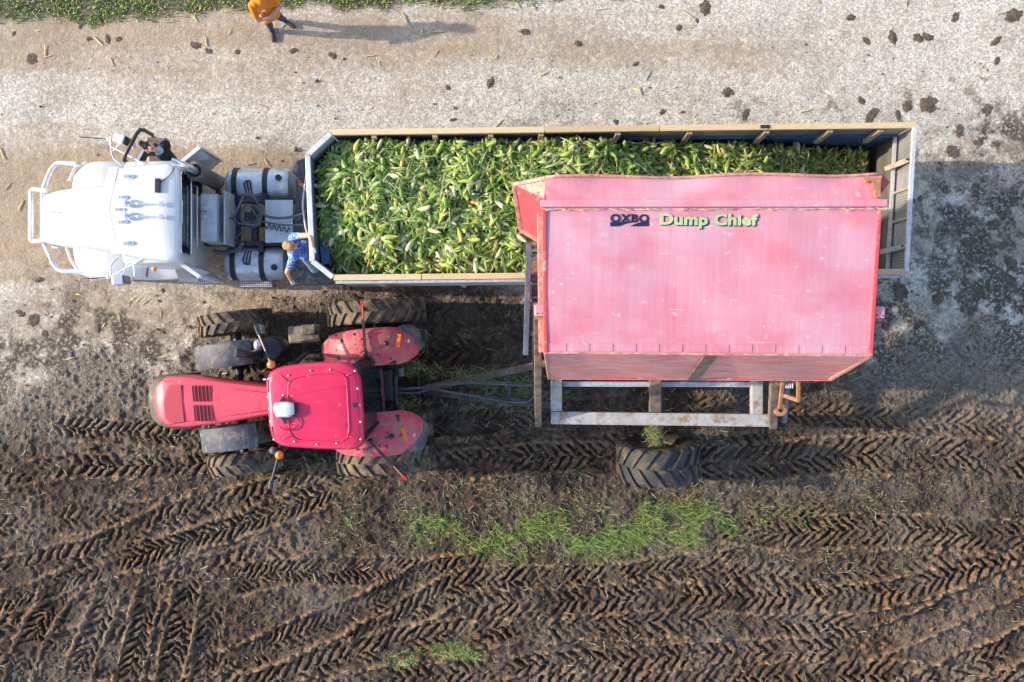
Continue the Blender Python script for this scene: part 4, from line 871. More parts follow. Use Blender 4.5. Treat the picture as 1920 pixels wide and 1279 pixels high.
# fuel tanks with straps, caps and steps
for sg, yc, xa, xb in ((1, 3.05, 421, 546), (-1, 1.52, 419, 537)):
    x0 = W(xa, 0, 1.0).x; x1 = W(xb, 0, 1.0).x; r_ = 0.325
    mb = MB(); prof = [(0.001, x0), (r_ * 0.7, x0 + 0.015), (r_ * 0.93, x0 + 0.05), (r_, x0 + 0.11), (r_, x1 - 0.11), (r_ * 0.93, x1 - 0.05), (r_ * 0.7, x1 - 0.015), (0.001, x1)]
    mb.lathe(prof, (0, yc, 0.80), 'X', 32); tnk = mb.build('fuel_tank', MAT['tank_aluminium'], tk, smooth='auto')
    for f_ in (0.16, 0.62):
        xs_ = x0 + (x1 - x0) * f_; mb = MB(); mb.lathe([(r_ + 0.002, -0.05), (r_ + 0.016, -0.05), (r_ + 0.016, 0.05), (r_ + 0.002, 0.05)], (xs_, yc, 0.80), 'X', 32); mb.box((xs_, yc - sg * 0.30, 1.0), (0.10, 0.22, 0.30)); mb.build('tank_strap', MAT['black_steel'], tnk)
    p = Vector((x0 + (x1 - x0) * 0.83, yc + sg * 0.1, 1.10)); mb = MB(); mb.cyl(p, p + Vector((0, 0, 0.06)), 0.06, seg=14); mb.build('filler_cap', MAT['black_steel'], tnk, smooth='auto')
    p = Vector((x0 + (x1 - x0) * 0.87, yc - sg * 0.06, 1.131)); mb = MB(); mb.box(p - Vector((0, 0, 0.012)), (0.09, 0.13, 0.012)); mb.build('label_plate', MAT['white_print'], tnk)
    mb = MB()
    for q in range(3): mb.tube(catmull([(x0 + 0.45 + q * 0.05, yc - sg * 0.22, 1.05), (x0 + 0.42 + q * 0.06, yc - sg * 0.02, 1.17), (x0 + 0.47 + q * 0.03, yc + sg * 0.05, 1.12)], 4), 0.014, 6)
    mb.build('chain', MAT['black_steel'], tnk)
for i, (xa, xb, y, z) in enumerate(((440, 504, 519, 0.72), (452, 511, 531, 0.40))):
    a = W(xa, y, z); b = W(xb, y, z); mb = MB(); mb.box((a + b) * 0.5, (b.x - a.x, 0.15, 0.03)); mb.build('step', MAT['grating'], tk, 0.003)
for (xa, xb, y, z) in ((336, 372, 521, 0.55), (372, 416, 524, 0.45)):
    a = W(xa, y, z); b = W(xb, y, z); mb = MB(); mb.box((a + b) * 0.5, (b.x - a.x, 0.16, 0.03)); mb.build('step', MAT['grating'], tk, 0.003)
# air and power lines looping from the cab to the trailer
def hose(parent, pts, r_, mat, nm='hose'):
    mb = MB(); mb.tube(catmull([W(*p) for p in pts], 6), r_, 8); return mb.build(nm, MAT[mat], parent, smooth=True)
hose(tk, [(437, 410, 1.5), (450, 382, 1.6), (460, 364, 1.6), (478, 372, 1.5), (494, 402, 1.4), (530, 409, 1.4), (574, 400, 1.6)], 0.026, 'hose')
hose(tk, [(432, 408, 1.45), (452, 420, 1.4), (485, 415, 1.35), (530, 422, 1.35), (576, 421, 1.6)], 0.018, 'hose')
coil = [(465 + 17 * math.cos(a) + 4 * a / 6, 404 + 19 * math.sin(a), 1.32 + 0.02 * a) for a in np.linspace(0, 15, 34)]
hose(tk, coil, 0.016, 'hose', 'coiled_hose')
hose(tk, [(472, 392, 1.25), (488, 418, 1.25), (470, 428, 1.25), (452, 436, 1.22), (440, 452, 1.15)], 0.018, 'hose')
hose(tk, [(498 + i * 2.2, 424 + 5 * math.sin(i * 1.5) + i * 0.4, 1.27) for i in range(22)], 0.010, 'black_plastic', 'spring_cable')
hose(tk, [(548, 322, 1.3), (560, 338, 1.4), (566, 348, 1.55), (577, 360, 2.2)], 0.014, 'hose')
hose(tk, [(562, 345, 1.5), (568, 350, 1.6)], 0.03, 'hose_red', 'hose_coupling')
hose(tk, [(577, 318, 2.6), (572, 345, 2.0), (568, 385, 1.8), (572, 420, 2.0), (576, 438, 2.4)], 0.018, 'hose_pale')
hose(tk, [(566, 345, 1.55), (575, 356, 2.0)], 0.022, 'orange_rust')
hose(tk, [(400, 470, 1.2), (420, 474, 1.15), (445, 468, 1.15), (456, 455, 1.2)], 0.04, 'hose', 'intake_pipe')
# axles and wheels
for x, ys in ((-7.85, (3.25, 1.37)), (-3.15, (3.35, 3.05, 1.57, 1.27)), (-1.9, (3.35, 3.05, 1.57, 1.27))):
    mb = MB(); mb.cyl((x, min(ys), 0.48), (x, max(ys), 0.48), 0.08, seg=10); mb.build('axle', MAT['frame_steel'], tk)
    for y in ys: wheel(tk, Vector((x, y, 0.485)) - Vector(tk.location), TM_ROAD, RM_ROAD, flip=y < YC)

# ------------------------------------------------------------------ red tractor on dual wheels
TRZ = R(3.7)
tc_ = empty('tractor', (-2.54, -0.86, 0), TRZ, 'red tractor on muddy dual wheels hitched to the dump cart', 'tractor')
TMX = ROOT[tc_.name]; TMI = TMX.inverted()
def TL(px, py, z): return TMI @ W(px, py, z)
def lb(mb, name, mat, parent=None, bevel=0.0, smooth=False):
    return mb.build(name, MAT[mat] if isinstance(mat, str) else mat, parent or tc_, bevel, smooth, local=True)
# chassis, engine, axles
mb = MB(); mb.box((-2.2, 0, 0.95), (2.2, 0.5, 0.55)); mb.box((-0.5, 0, 0.95), (1.5, 0.62, 0.7)); lb(mb, 'chassis', 'black_steel', bevel=0.03)
mb = MB(); mb.cyl((0, -1.6, 0.95), (0, 1.6, 0.95), 0.10, seg=14); lb(mb, 'rear_axle', 'black_steel', smooth='auto')
mb = MB(); mb.cyl((-2.8, -1.55, 0.72), (-2.8, 1.55, 0.72), 0.08, seg=14); lb(mb, 'front_axle', 'black_steel', smooth='auto')
for y in (0.80, 1.42, -0.80, -1.42): wheel(tc_, (0, y, 0.95), TM_REAR, RM_REAR, 0, rnd.uniform(0, 1), y < 0)
for y in (0.78, 1.40, -0.78, -1.32): wheel(tc_, (-2.8, y, 0.72), TM_FRONT, RM_FRONT, R(4), rnd.uniform(0, 1), y < 0)
# bonnet: wide at the nose, narrowing to the cab
def hring(px, ya, yb, zt, zb, sh=0.10):
    a = TL(px, ya, zt); b = TL(px, yb, zt); x = (a.x + b.x) / 2
    y1, y0 = a.y, b.y
    return [Vector((x, y0, zb)), Vector((x, y0, zt - sh)), Vector((x, y0 + sh * 0.35, zt - sh * 0.25)), Vector((x, y0 + sh, zt)), Vector((x, (y0 + y1) / 2, zt + 0.015)), Vector((x, y1 - sh, zt)), Vector((x, y1 - sh * 0.35, zt - sh * 0.25)), Vector((x, y1, zt - sh)), Vector((x, y1, zb))]
mb = MB(); mb.loft([hring(291, 727, 779, 1.72, 1.1), hring(296, 717, 790, 1.79, 1.1), hring(312, 706, 801, 1.83, 1.08), hring(345, 704, 803, 1.86, 1.05), hring(420, 714, 793, 1.91, 1.05), hring(508, 724, 778, 1.95, 1.05)])
hood = lb(mb, 'hood', 'hood_red_skylit', smooth='auto')
mb = MB(); mb.loft([hring(279, 737, 771, 1.50, 0.75), hring(281, 722, 786, 1.60, 0.75), hring(290, 710, 796, 1.70, 0.75), hring(305, 703, 803, 1.745, 0.75), hring(330, 700, 806, 1.70, 0.8), hring(352, 701, 806, 1.60, 0.8)]); lb(mb, 'nose', 'nose_grey', smooth='auto')
scr = [TL(311, 733, 1.858), TL(319, 722, 1.866), TL(339, 722, 1.884), TL(345, 791, 1.884), TL(319, 793, 1.866), TL(310, 784, 1.858), TL(307, 757, 1.858)]
mb = MB(); mb.loft([[p + Vector((0, 0, -0.02)) for p in scr], [p + Vector((0, 0, 0.004)) for p in scr]]); lb(mb, 'hood_screen', 'tractor_red_dull', hood)
for k in range(5):
    for (y0, y1, dx) in ((723, 753, 0), (760, 790, 3.2)):
        xa = 361.5 + 7 * k + dx; a = TL(xa, y0, 1.896 + k * 0.004); b = TL(xa + 3, y1, 1.896 + k * 0.004)
        mb = MB(); mb.bar(a, b, 0.042, 0.012); lb(mb, 'vent_slot', 'slot_dark', hood)
        mb = MB(); o_ = Vector((0.026, 0, 0.004)); mb.bar(a + o_, b + o_, 0.012, 0.022); lb(mb, 'vent_louvre', 'tractor_red', hood)
for (a, b) in (((300, 713.5, 1.828), (505, 737, 1.962)), ((312, 796.5, 1.835), (505, 769, 1.962))):
    mb = MB(); mb.bar(TL(*a), TL(*b), 0.008, 0.006); lb(mb, 'hood_seam', 'slot_dark', hood)
# white side script on the far flank of the bonnet (too worn to read)
for k in range(6):
    a = TL(447 + k * 8, 0, 1.80); y = TL(447 + k * 8, 715.5 + k * 1.1, 1.90).y + 0.006
    mb = MB(); mb.bar((a.x, y, 1.77), (a.x + 0.05, y, 1.83 if k % 2 else 1.79), 0.006, 0.022, (0, 1, 0)); lb(mb, 'side_script', 'white_print', hood)
# cab: pillars, glass, roof
rl = [(496, 714), (503, 698), (516, 690), (531, 686), (570, 681), (607, 678), (640, 678), (655, 681), (668, 692), (675, 710), (677, 723), (681, 780), (682, 823), (678, 836), (667, 843), (653, 845), (592, 843), (548, 840), (525, 837), (512, 829), (507, 820), (502, 799)]
rt = [TL(px, py, 2.90) for px, py in rl]; rc_ = sum(rt, Vector()) / len(rt)
def rs_(s, z): return [Vector((rc_.x + (p.x - rc_.x) * s, rc_.y + (p.y - rc_.y) * s, z)) for p in rt]
mb = MB(); mb.loft([rs_(0.90, 2.66), rs_(0.985, 2.68), rs_(1.0, 2.76), rs_(0.985, 2.83), rs_(0.95, 2.87), rs_(0.88, 2.895), rs_(0.5, 2.93)]); roof = lb(mb, 'cab_roof', 'tractor_red', smooth='auto')
x0, x1 = min(p.x for p in rt), max(p.x for p in rt); yc_ = rc_.y
bot = [(x0 + 0.12, -0.52), (x0 + 0.5, -0.72), (x1 + 0.06, -0.68), (x1 + 0.22, -0.52), (x1 + 0.22, 0.52), (x1 + 0.06, 0.66), (x0 + 0.5, 0.70), (x0 + 0.12, 0.52)]
tp = [(x0 + 0.12, yc_ - 0.5), (x0 + 0.4, yc_ - 0.66), (x1 - 0.10, yc_ - 0.70), (x1 - 0.02, yc_ - 0.6), (x1 - 0.02, yc_ + 0.6), (x1 - 0.10, yc_ + 0.70), (x0 + 0.4, yc_ + 0.66), (x0 + 0.12, yc_ + 0.5)]
mb = MB(); mb.loft([[Vector((a, b, 1.55)) for a, b in bot], [Vector((a, b, 2.69)) for a, b in tp]]); lb(mb, 'cab_glass', 'glass')
for i in (0, 1, 2, 3, 4, 5, 6, 7):
    mb = MB(); a = Vector((bot[i][0], bot[i][1], 1.5)); b = Vector((tp[i][0], tp[i][1], 2.69)); c = Vector((rc_.x, yc_, 0)); off = (a - c); off.z = 0; off = off.normalized() * 0.015
    mb.bar(a + off, b + off, 0.06, 0.05); lb(mb, 'cab_pillar', 'black_plastic')
mb = MB(); mb.prism([(x0 + 0.1, -0.55), (x0 + 0.5, -0.66), (x1 + 0.12, -0.62), (x1 + 0.15, 0.62), (x0 + 0.5, 0.66), (x0 + 0.1, 0.55)], 1.0, 1.56); lb(mb, 'cab_floor', 'black_steel', bevel=0.02)
a = TL(707, 692, 1.62); b = TL(717, 786, 1.62)
mb = MB(); mb.box(((a.x + b.x) / 2, (a.y + b.y) / 2, 1.5), (0.11, abs(a.y - b.y), 0.26)); rp_ = lb(mb, 'rear_panel', 'fender_red', bevel=0.02)
p = TL(714, 733, 1.64); mb = MB(); mb.box(p, (0.035, 0.2, 0.05)); lb(mb, 'tail_light', 'tail_red', rp_, 0.008)
# raised beads on the roof
def bead(pts, r_=0.013, closed=False):
    P = [TL(px, py, 2.90) for px, py in pts]
    for q in P:
        dm = max(abs(q.x - rc_.x) / (x1 - rc_.x), abs(q.y - rc_.y) / 0.76); q.z = 2.93 - 0.05 * max(0, dm - 0.45) - 0.09 * max(0, dm - 0.88)
    mb = MB(); mb.tube(P if closed else catmull(P, 3), r_, 6, closed); return lb(mb, 'roof_bead', 'tractor_red', roof, 0, True)
bead([(541, 722), (545, 713), (556, 707), (590, 702), (630, 698), (643, 702), (650, 712), (653, 760), (655, 805), (652, 820), (642, 827), (600, 827), (560, 826), (549, 820), (543, 808), (540, 765)], 0.012, True)
bead([(542, 744), (580, 734), (620, 727), (650, 726)], 0.010); bead([(544, 793), (590, 796), (630, 798), (654, 797)], 0.010)
for q in (((524, 703), (543, 717)), ((665, 697), (649, 705)), ((528, 824), (547, 816)), ((676, 824), (655, 818)), ((502, 712), (503, 736)), ((509, 800), (512, 822)), ((502, 744), (540, 741)), ((652, 757), (656, 757))): bead(q, 0.009)
for (zx, zy) in ((232, 537), (367, 508), (489, 502), (641, 511), (657, 619), (668, 721), (675, 824), (675, 930), (527, 955), (405, 961), (268, 944), (140, 933), (118, 821), (110, 745), (103, 670), (106, 561), (200, 660), (213, 829)):
    p = TL(470 + zx / 3.28, 540 + zy / 3.28, 2.9); dm = max(abs(p.x - rc_.x) / (x1 - rc_.x), abs(p.y - rc_.y) / 0.78); p.z = 2.925 - 0.06 * max(0, dm - 0.5) - 0.18 * max(0, dm - 0.86)
    piece(roof, 'bolt', BOLT, p, sc=(0.95, 0.95, 1.1))
gp = [TL(px, py, 3.0) for px, py in ((512, 766), (517, 755), (538, 753), (551, 757), (552, 776), (541, 783), (519, 782))]; gc = sum(gp, Vector()) / len(gp)
mb = MB(); mb.loft([[Vector((p.x, p.y, 2.93)) for p in gp], [Vector((p.x, p.y, 3.03)) for p in gp], [gc + (p - gc) * 0.82 + Vector((0, 0, 0.07)) for p in gp], [gc + (p - gc) * 0.4 + Vector((0, 0, 0.09)) for p in gp]]); gd = lb(mb, 'guidance_dome', 'white_paint', bevel=0.012, smooth='auto')
gd['label'] = 'white satellite guidance dome on the red cab roof'
mb = MB(); mb.slab([TL(524, 753, 2.96), TL(532, 742, 2.95), TL(540, 753, 2.96)], 0.03); mb.slab([TL(526, 782, 2.96), TL(541, 782, 2.96), TL(535, 796, 2.95)], 0.03); mb.box(TL(554, 766, 2.96), (0.06, 0.2, 0.06)); lb(mb, 'dome_bracket', 'black_plastic', gd)
mb = MB(); mb.tube([TL(541 + 20 * math.cos(a), 792 + 14.5 * math.sin(a), 2.96) for a in np.linspace(-2.9, 2.6, 26)], 0.010, 6); lb(mb, 'dome_cable', 'black_plastic', gd, 0, True)
mb = MB(); mb.box(TL(665, 760, 2.95), (0.09, 0.07, 0.07)); lb(mb, 'roof_camera', 'black_plastic', roof, 0.01)
# rear mudguards: red crown, grey rubber lip behind
def guard(nm, sg, y0, y1, cx, cz, rad, a0, a1, mat, n=16, narrow=0.75, th=0.025, taper=0.9):
    mb = MB(); rings = []
    for k in range(n + 1):
        t = k / n; a = R(a0 + (a1 - a0) * t)
        e = 1 - (abs(2 * t - 1) ** 3.2) * (1 - taper) - 0.30 * (max(0, t - 0.72) / 0.28) ** 2.2 - 0.10 * (max(0, 0.25 - t) / 0.25) ** 2; w0 = y0 + (y1 - y0) * 0.22 * (max(0, t - 0.75) / 0.25) ** 2.2; w1 = y0 + (y1 - y0) * e * (1 - 0.12 * (1 - t) ** 2)
        c = Vector((cx + rad * math.cos(a), 0, cz + rad * math.sin(a))); nn = Vector((math.cos(a), 0, math.sin(a)))
        row = []
        for (v, dr) in ((0.0, -0.03), (0.06, 0.0), (0.3, 0.018), (0.6, 0.018), (0.9, 0.0), (1.0, -0.06)): row.append(c + nn * dr + Vector((0, sg * (w0 + (w1 - w0) * v), 0)))
        for (v, dr) in ((0.97, -0.06 - th), (0.9, -th), (0.6, 0.018 - th), (0.3, 0.018 - th), (0.06, -th)): row.append(c + nn * dr + Vector((0, sg * (w0 + (w1 - w0) * v), 0)))
        rings.append(row)
    mb.loft(rings); return lb(mb, nm, mat, smooth='auto')
for sg in (1, -1):
    fy0, fy1, fcx = (0.40, 1.12, -0.08) if sg > 0 else (0.46, 1.30, -0.09)
    g = guard('rear_fender', sg, fy0, fy1, fcx, 0.93, 1.07, 152, 34, 'fender_red', 18, taper=0.86)
    guard('fender_extension', sg, fy0 + 0.2, fy1 + 0.03, fcx, 0.93, 1.045, 70, 20, 'fender_plastic', 10, taper=0.55)
    def on(a, y, dr=0.035): return Vector((fcx + (1.07 + dr) * math.cos(R(a)), sg * (y + fy0 - 0.40 + (0.06 if sg < 0 else 0)), 0.93 + (1.07 + dr) * math.sin(R(a))))
    mb = MB(); mb.bar(on(60, 0.66 if sg < 0 else 0.72, 0.02), on(57, 0.92 if sg < 0 else 0.96, 0.02), 0.075, 0.05); lb(mb, 'indicator', 'amber', g, 0.012)
    mb = MB(); mb.sphere(on(72, 0.80, 0.04), 0.06, 10, 6, (1, 0.8, 0.8)); lb(mb, 'work_lamp', 'black_plastic', g, 0, True)
    mb = MB(); mb.box(on(47, 0.82, 0.01), (0.05, 0.06, 0.04)); lb(mb, 'reflector', 'lens', g)
    mb = MB(); mb.bar(on(96, 0.44, 0.0), on(62, 0.44, 0.0), 0.06, 0.05); lb(mb, 'fender_rail', 'black_plastic', g, 0.01)
# front mudguards of black plastic
for sg in (1, -1):
    rot = Matrix.Rotation(R(4), 3, 'Z'); mb = MB(); rings = []
    for k in range(11):
        a = R(150 - 92 * k / 10); c = Vector((0.83 * math.cos(a), 0, 0.83 * math.sin(a) + 0.72)); row = []
        for (v, dr) in ((-0.24, -0.02), (-0.21, 0.0), (0.21, 0.0), (0.24, -0.03), (0.235, -0.055), (0.2, -0.022), (-0.2, -0.022), (-0.235, -0.045)):
            row.append(rot @ (c + Vector((math.cos(a) * dr, v, math.sin(a) * dr))) + Vector((-2.8, sg * 0.79, 0)))
        rings.append(row)
    mb.loft(rings); g = lb(mb, 'front_fender', 'fender_plastic', smooth='auto')
    mb = MB(); mb.tube([(-2.75, sg * 0.5, 0.9), (-2.72, sg * 0.6, 1.5), (-2.72, sg * 0.8, 1.5)], 0.03); lb(mb, 'fender_stay', 'black_steel', g)
# exhaust, after-treatment housing, mirrors, beacons
e0 = TL(492, 664, 1.5)
mb = MB(); mb.tube(catmull([(e0.x, e0.y, 1.3), (e0.x, e0.y, 2.2), (e0.x, e0.y, 2.62), (e0.x - 0.05, e0.y + 0.02, 2.78), (e0.x - 0.16, e0.y + 0.05, 2.88)], 5), 0.075, 14); lb(mb, 'exhaust_stack', 'black_plastic', smooth='auto')
h0 = TL(512, 654, 1.7)
mb = MB(); mb.lathe([(0.001, 1.2), (0.2, 1.22), (0.235, 1.3), (0.235, 1.78), (0.19, 1.88), (0.001, 1.92)], (h0.x, h0.y, 0), 'Z', 22); lb(mb, 'exhaust_housing', 'black_plastic', smooth='auto')
q = TL(484, 647, 1.95); mb = MB(); mb.sphere(q, 0.12, 12, 8, (0.7, 1, 1)); lb(mb, 'head_lamp', 'chrome', smooth=True)
def cabmirror(b0, m0, m1, mz):
    mb = MB(); mb.tube(catmull([TL(*b0), TL(*m0)], 3), 0.028, 8); o = lb(mb, 'mirror_arm', 'black_plastic', smooth='auto')
    mb = MB(); a = TL(*m1); mb.box(a, (0.09, 0.20, 0.34), Matrix.Rotation(mz, 3, 'Z')); lb(mb, 'mirror_head', 'black_plastic', o, 0.02)
    mb = MB(); mb.box(a + Matrix.Rotation(mz, 3, 'Z') @ Vector((0.05, 0, 0)), (0.008, 0.17, 0.31), Matrix.Rotation(mz, 3, 'Z')); lb(mb, 'mirror_glass', 'chrome', o)
cabmirror((509, 682, 2.62), (486, 628, 2.5), (487, 619, 2.35), 0.25); cabmirror((523, 852, 2.62), (510, 900, 2.5), (512, 906, 2.35), -0.2)
for (px, py) in ((509, 683.5), (524, 853)):
    p = TL(px, py, 2.78); mb = MB(); mb.cyl(p - Vector((0, 0, 0.12)), p, 0.05, seg=12); bs = lb(mb, 'beacon', 'black_plastic', smooth='auto')
    mb = MB(); mb.lathe([(0.074, 0.0), (0.072, 0.06), (0.05, 0.11), (0.001, 0.125)], p, 'Z', 16); lb(mb, 'beacon_lens', 'amber', bs, 0, True)
    mb = MB(); d = Vector((rc_.x - p.x, rc_.y - p.y, 0)).normalized(); mb.bar(p - Vector((0, 0, 0.13)), p - Vector((0, 0, 0.16)) + d * 0.2, 0.05, 0.04); lb(mb, 'beacon_bracket', 'black_plastic', bs)
p = TL(512, 845, 2.7); mb = MB(); mb.sphere(p, 0.07, 12, 8, (1, 1, 0.8)); lb(mb, 'work_lamp', 'fender_plastic', smooth=True)
# width marker rods, white and orange
for (a, b) in (((685, 662, 2.1), (678, 561, 2.0)), ((694, 828, 2.1), (764, 902, 2.0))):
    A = TL(*a); B = TL(*b); mb = MB(); mb.bar(A, B, 0.05, 0.035); o = lb(mb, 'marker_rod', 'black_steel')
    mb = MB(); mb.bar(A.lerp(B, 0.62), A.lerp(B, 0.97), 0.018, 0.040); lb(mb, 'marker_stripe', 'amber', o)
    mb = MB(); mb.bar(A.lerp(B, 0.86), A.lerp(B, 0.95), 0.053, 0.040); lb(mb, 'marker_tip', 'tail_red', o)
    mb = MB(); mb.sphere(A, 0.06, 8, 6); lb(mb, 'marker_hinge', 'black_plastic', o, 0, True)
# battery box and step, dusty
a = TL(573, 622, 0.8); mb = MB(); mb.box((a.x, a.y - 0.05, 0.82), (0.62, 0.34, 0.34)); mb.box((a.x + 0.1, a.y + 0.03, 1.02), (0.3, 0.2, 0.08)); lb(mb, 'battery_box', 'dusty_block', bevel=0.04)
a = TL(560, 850, 0.8); mb = MB(); mb.box((a.x, -0.98, 0.60), (0.5, 0.32, 0.04)); mb.box((a.x, -0.96, 0.95), (0.5, 0.28, 0.04)); mb.box((a.x - 0.25, -0.9, 0.9), (0.04, 0.3, 0.9)); lb(mb, 'step', 'black_steel')
# three-point linkage, drawbar and hoses at the back
for (a, b, r_) in (((727, 700, 1.15), (735, 752, 1.15), 0.04), ((741, 700, 1.05), (743, 765, 1.05), 0.045), ((784, 690, 0.8), (786, 760, 0.8), 0.025)):
    mb = MB(); mb.cyl(TL(*a), TL(*b), r_, seg=10); lb(mb, 'linkage_rod', 'frame_steel', smooth='auto')
for py0, py1 in ((698, 690), (768, 760)):
    mb = MB(); mb.bar(TL(722, py0, 0.9), TL(786, py1, 0.7), 0.09, 0.10); o = lb(mb, 'lower_link', 'frame_steel', bevel=0.02)
    mb = MB(); mb.cyl(TL(750, py0, 1.05) + Vector((0, -0.08, 0)), TL(750, py0, 1.05) + Vector((0, 0.08, 0)), 0.085, seg=14); lb(mb, 'link_pivot', 'blue_grey_bar', o, smooth='auto')
mb = MB(); mb.bar(TL(700, 733, 0.55), TL(792, 731, 0.5), 0.12, 0.08); lb(mb, 'drawbar', 'frame_steel', bevel=0.01)

# ------------------------------------------------------------------ dump cart with its hopper tipped over the trailer
dc = empty('dump_cart', W(1237, 740, 0), 0, 'faded pink-red dump cart tipping its raised hopper over the trailer', 'dump cart')
ZB, ZC, ZD, ZA = 5.0, 4.62, 2.7, 4.85
def hp(px, py, z): return W(px, py, z)
A0, A1 = hp(1023, 333, ZA), hp(1654, 327, ZA)          # lip
B0, B1 = hp(1020, 381, ZB), hp(1650, 381, ZB)          # folded edge under the lip
Cc0, Cc1 = hp(1023, 661, ZC), hp(1632, 667, ZC)        # lower edge of the flank
D0, D1 = hp(1030, 709, ZD), hp(1556, 712, ZD)          # heel of the floor
E0, E1 = Vector((A0.x, A0.y - 0.10, 4.15)), Vector((A1.x, A1.y - 0.10, 4.15))   # lower lip of the mouth
# flank panel, slightly dished, as a grid
def sheet(nm, a, b, c, d, nx, ny, fn, th, mat, parent=dc, smooth='auto'):
    mb = MB(); nrm = (b - a).cross(d - a).normalized(); g = []
    for off in (0.0, -th):
        for j in range(ny + 1):
            for i in range(nx + 1):
                u, v = i / nx, j / ny; p = a.lerp(b, u).lerp(d.lerp(c, u), v); g.append(p + nrm * (fn(u, v) + off))
    n1 = (nx + 1) * (ny + 1); fs = []
    for j in range(ny):
        for i in range(nx):
            q = [j * (nx + 1) + i, j * (nx + 1) + i + 1, (j + 1) * (nx + 1) + i + 1, (j + 1) * (nx + 1) + i]; fs.append(q); fs.append([k + n1 for k in q[::-1]])
    rim = [i for i in range(nx + 1)] + [(j + 1) * (nx + 1) - 1 for j in range(1, ny + 1)] + [ny * (nx + 1) + i for i in range(nx - 1, -1, -1)] + [j * (nx + 1) for j in range(ny - 1, 0, -1)]
    for k in range(len(rim)): a_, b_ = rim[k], rim[(k + 1) % len(rim)]; fs.append([b_, a_, a_ + n1, b_ + n1])
    mb.add(g, fs); return mb.build(nm, MAT[mat], parent, smooth=smooth)
dent = lambda u, v: 0.014 * math.sin(u * 9.1 + 1) * math.sin(v * 3.1) + 0.010 * math.sin(u * 23 + v * 5) * v
flank = sheet('hopper_flank', Cc0, Cc1, B1, B0, 40, 14, dent, 0.03, 'hopper_paint')
wav = lambda u, v: 0.035 * math.sin(u * 11 + 0.7) * v * v + 0.02 * math.sin(u * 27) * v
lipf = sheet('hopper_lip', B0 + Vector((0, 0.045, -0.02)), B1 + Vector((0, 0.045, -0.02)), A1, A0, 44, 6, wav, 0.02, 'hopper_paint')
mb = MB(); n_ = 30; pts = []
for i in range(n_ + 1):
    u = i / n_; p = A0.lerp(A1, u); p.z += 0.035 * math.sin(u * 11 + 0.7) + 0.02 * math.sin(u * 27) + 0.01; p.y += 0.02 * math.sin(u * 13); pts.append(p)
mb.tube(pts, 0.028, 6); mb.build('lip_edge', MAT['hopper_edge'], lipf, smooth=True)
b0 = hp(1013, 382, ZB + 0.05); b1 = hp(1663, 381, ZB + 0.05); mb = MB(); mb.bar(b0, b1, 0.115, 0.10); mb.build('stiffener', MAT['hopper_paint'], dc, 0.015)
mb = MB()
rr_ = random.Random(4)
for i in range(110):
    t = rr_.random(); p = b0.lerp(b1, t) + Vector((0, -0.075 - rr_.random() * 0.02, -0.03 + rr_.random() * 0.02)); a = rr_.gauss(0, 0.5); L = rr_.uniform(0.02, 0.08); d = Vector((math.cos(a), math.sin(a) * 0.4, 0.1)) * L
    mb.bar(p - d, p + d, 0.008, 0.006)
o = mb.build('chaff', MAT['stalk'], dc); o['kind'] = 'stuff'
# row of pressed pockets along the lower edge of the flank
nrm = (Cc1 - Cc0).cross(B0 - Cc0).normalized()
for i in range(14):
    u0 = (i + 0.10) / 14; u1 = (i + 0.90) / 14
    P = lambda u, v: Cc0.lerp(Cc1, u).lerp(B0.lerp(B1, u), v) + nrm * (dent(u, v) + 0.007)
    mb = MB(); mb.slab([P(u0, 0.012), P(u1, 0.012), P(u1, 0.066), P(u0, 0.066)], 0.03); mb.build('pressed_pocket', MAT['hopper_paint'], flank, 0.005)
# scraped floor face, now standing upright, with its weld strap
floorf = sheet('hopper_floor', D0, D1, Cc1, Cc0, 24, 6, lambda u, v: 0.02 * math.sin(u * 17 + v * 4), 0.03, 'hopper_scraped_lit')
Q = lambda u, v: D0.lerp(D1, u).lerp(Cc0.lerp(Cc1, u), v) + (D1 - D0).cross(Cc0 - D0).normalized() * 0.03
mb = MB(); mb.slab([Q(0.49, 0.02), Q(0.53, 0.02), Q(0.53, 0.98), Q(0.49, 0.98)], 0.03); mb.build('weld_strap', MAT['rusty_beam'], floorf)
for (a, b, w_) in ((D0, Cc0, 0.06), (D1, Cc1, 0.06), (D0, D1, 0.05), (Cc0, B0, 0.06), (Cc1, B1, 0.06), (Cc0, Cc1, 0.035)):
    mb = MB(); mb.bar(a, b, w_, w_ * 0.9); mb.build('hopper_edge_bar', MAT['hopper_edge'] if b is not B1 and b is not B0 else MAT['hopper_red'], dc, 0.008)
mb = MB(); mb.slab([D1, D0, E0, E1], 0.03); mb.build('hopper_underside', MAT['hopper_red'], dc)
# end walls
for (a, b, c, d, e) in ((A0, B0, Cc0, D0, E0), (A1, B1, Cc1, D1, E1)):
    mb = MB(); n2 = Vector((0.025 if a is A0 else -0.025, 0, 0)); ring = [a, b, c, d, e]; mb.loft([ring, [p + n2 for p in ring]]); mb.build('hopper_end', MAT['hopper_red'], dc)
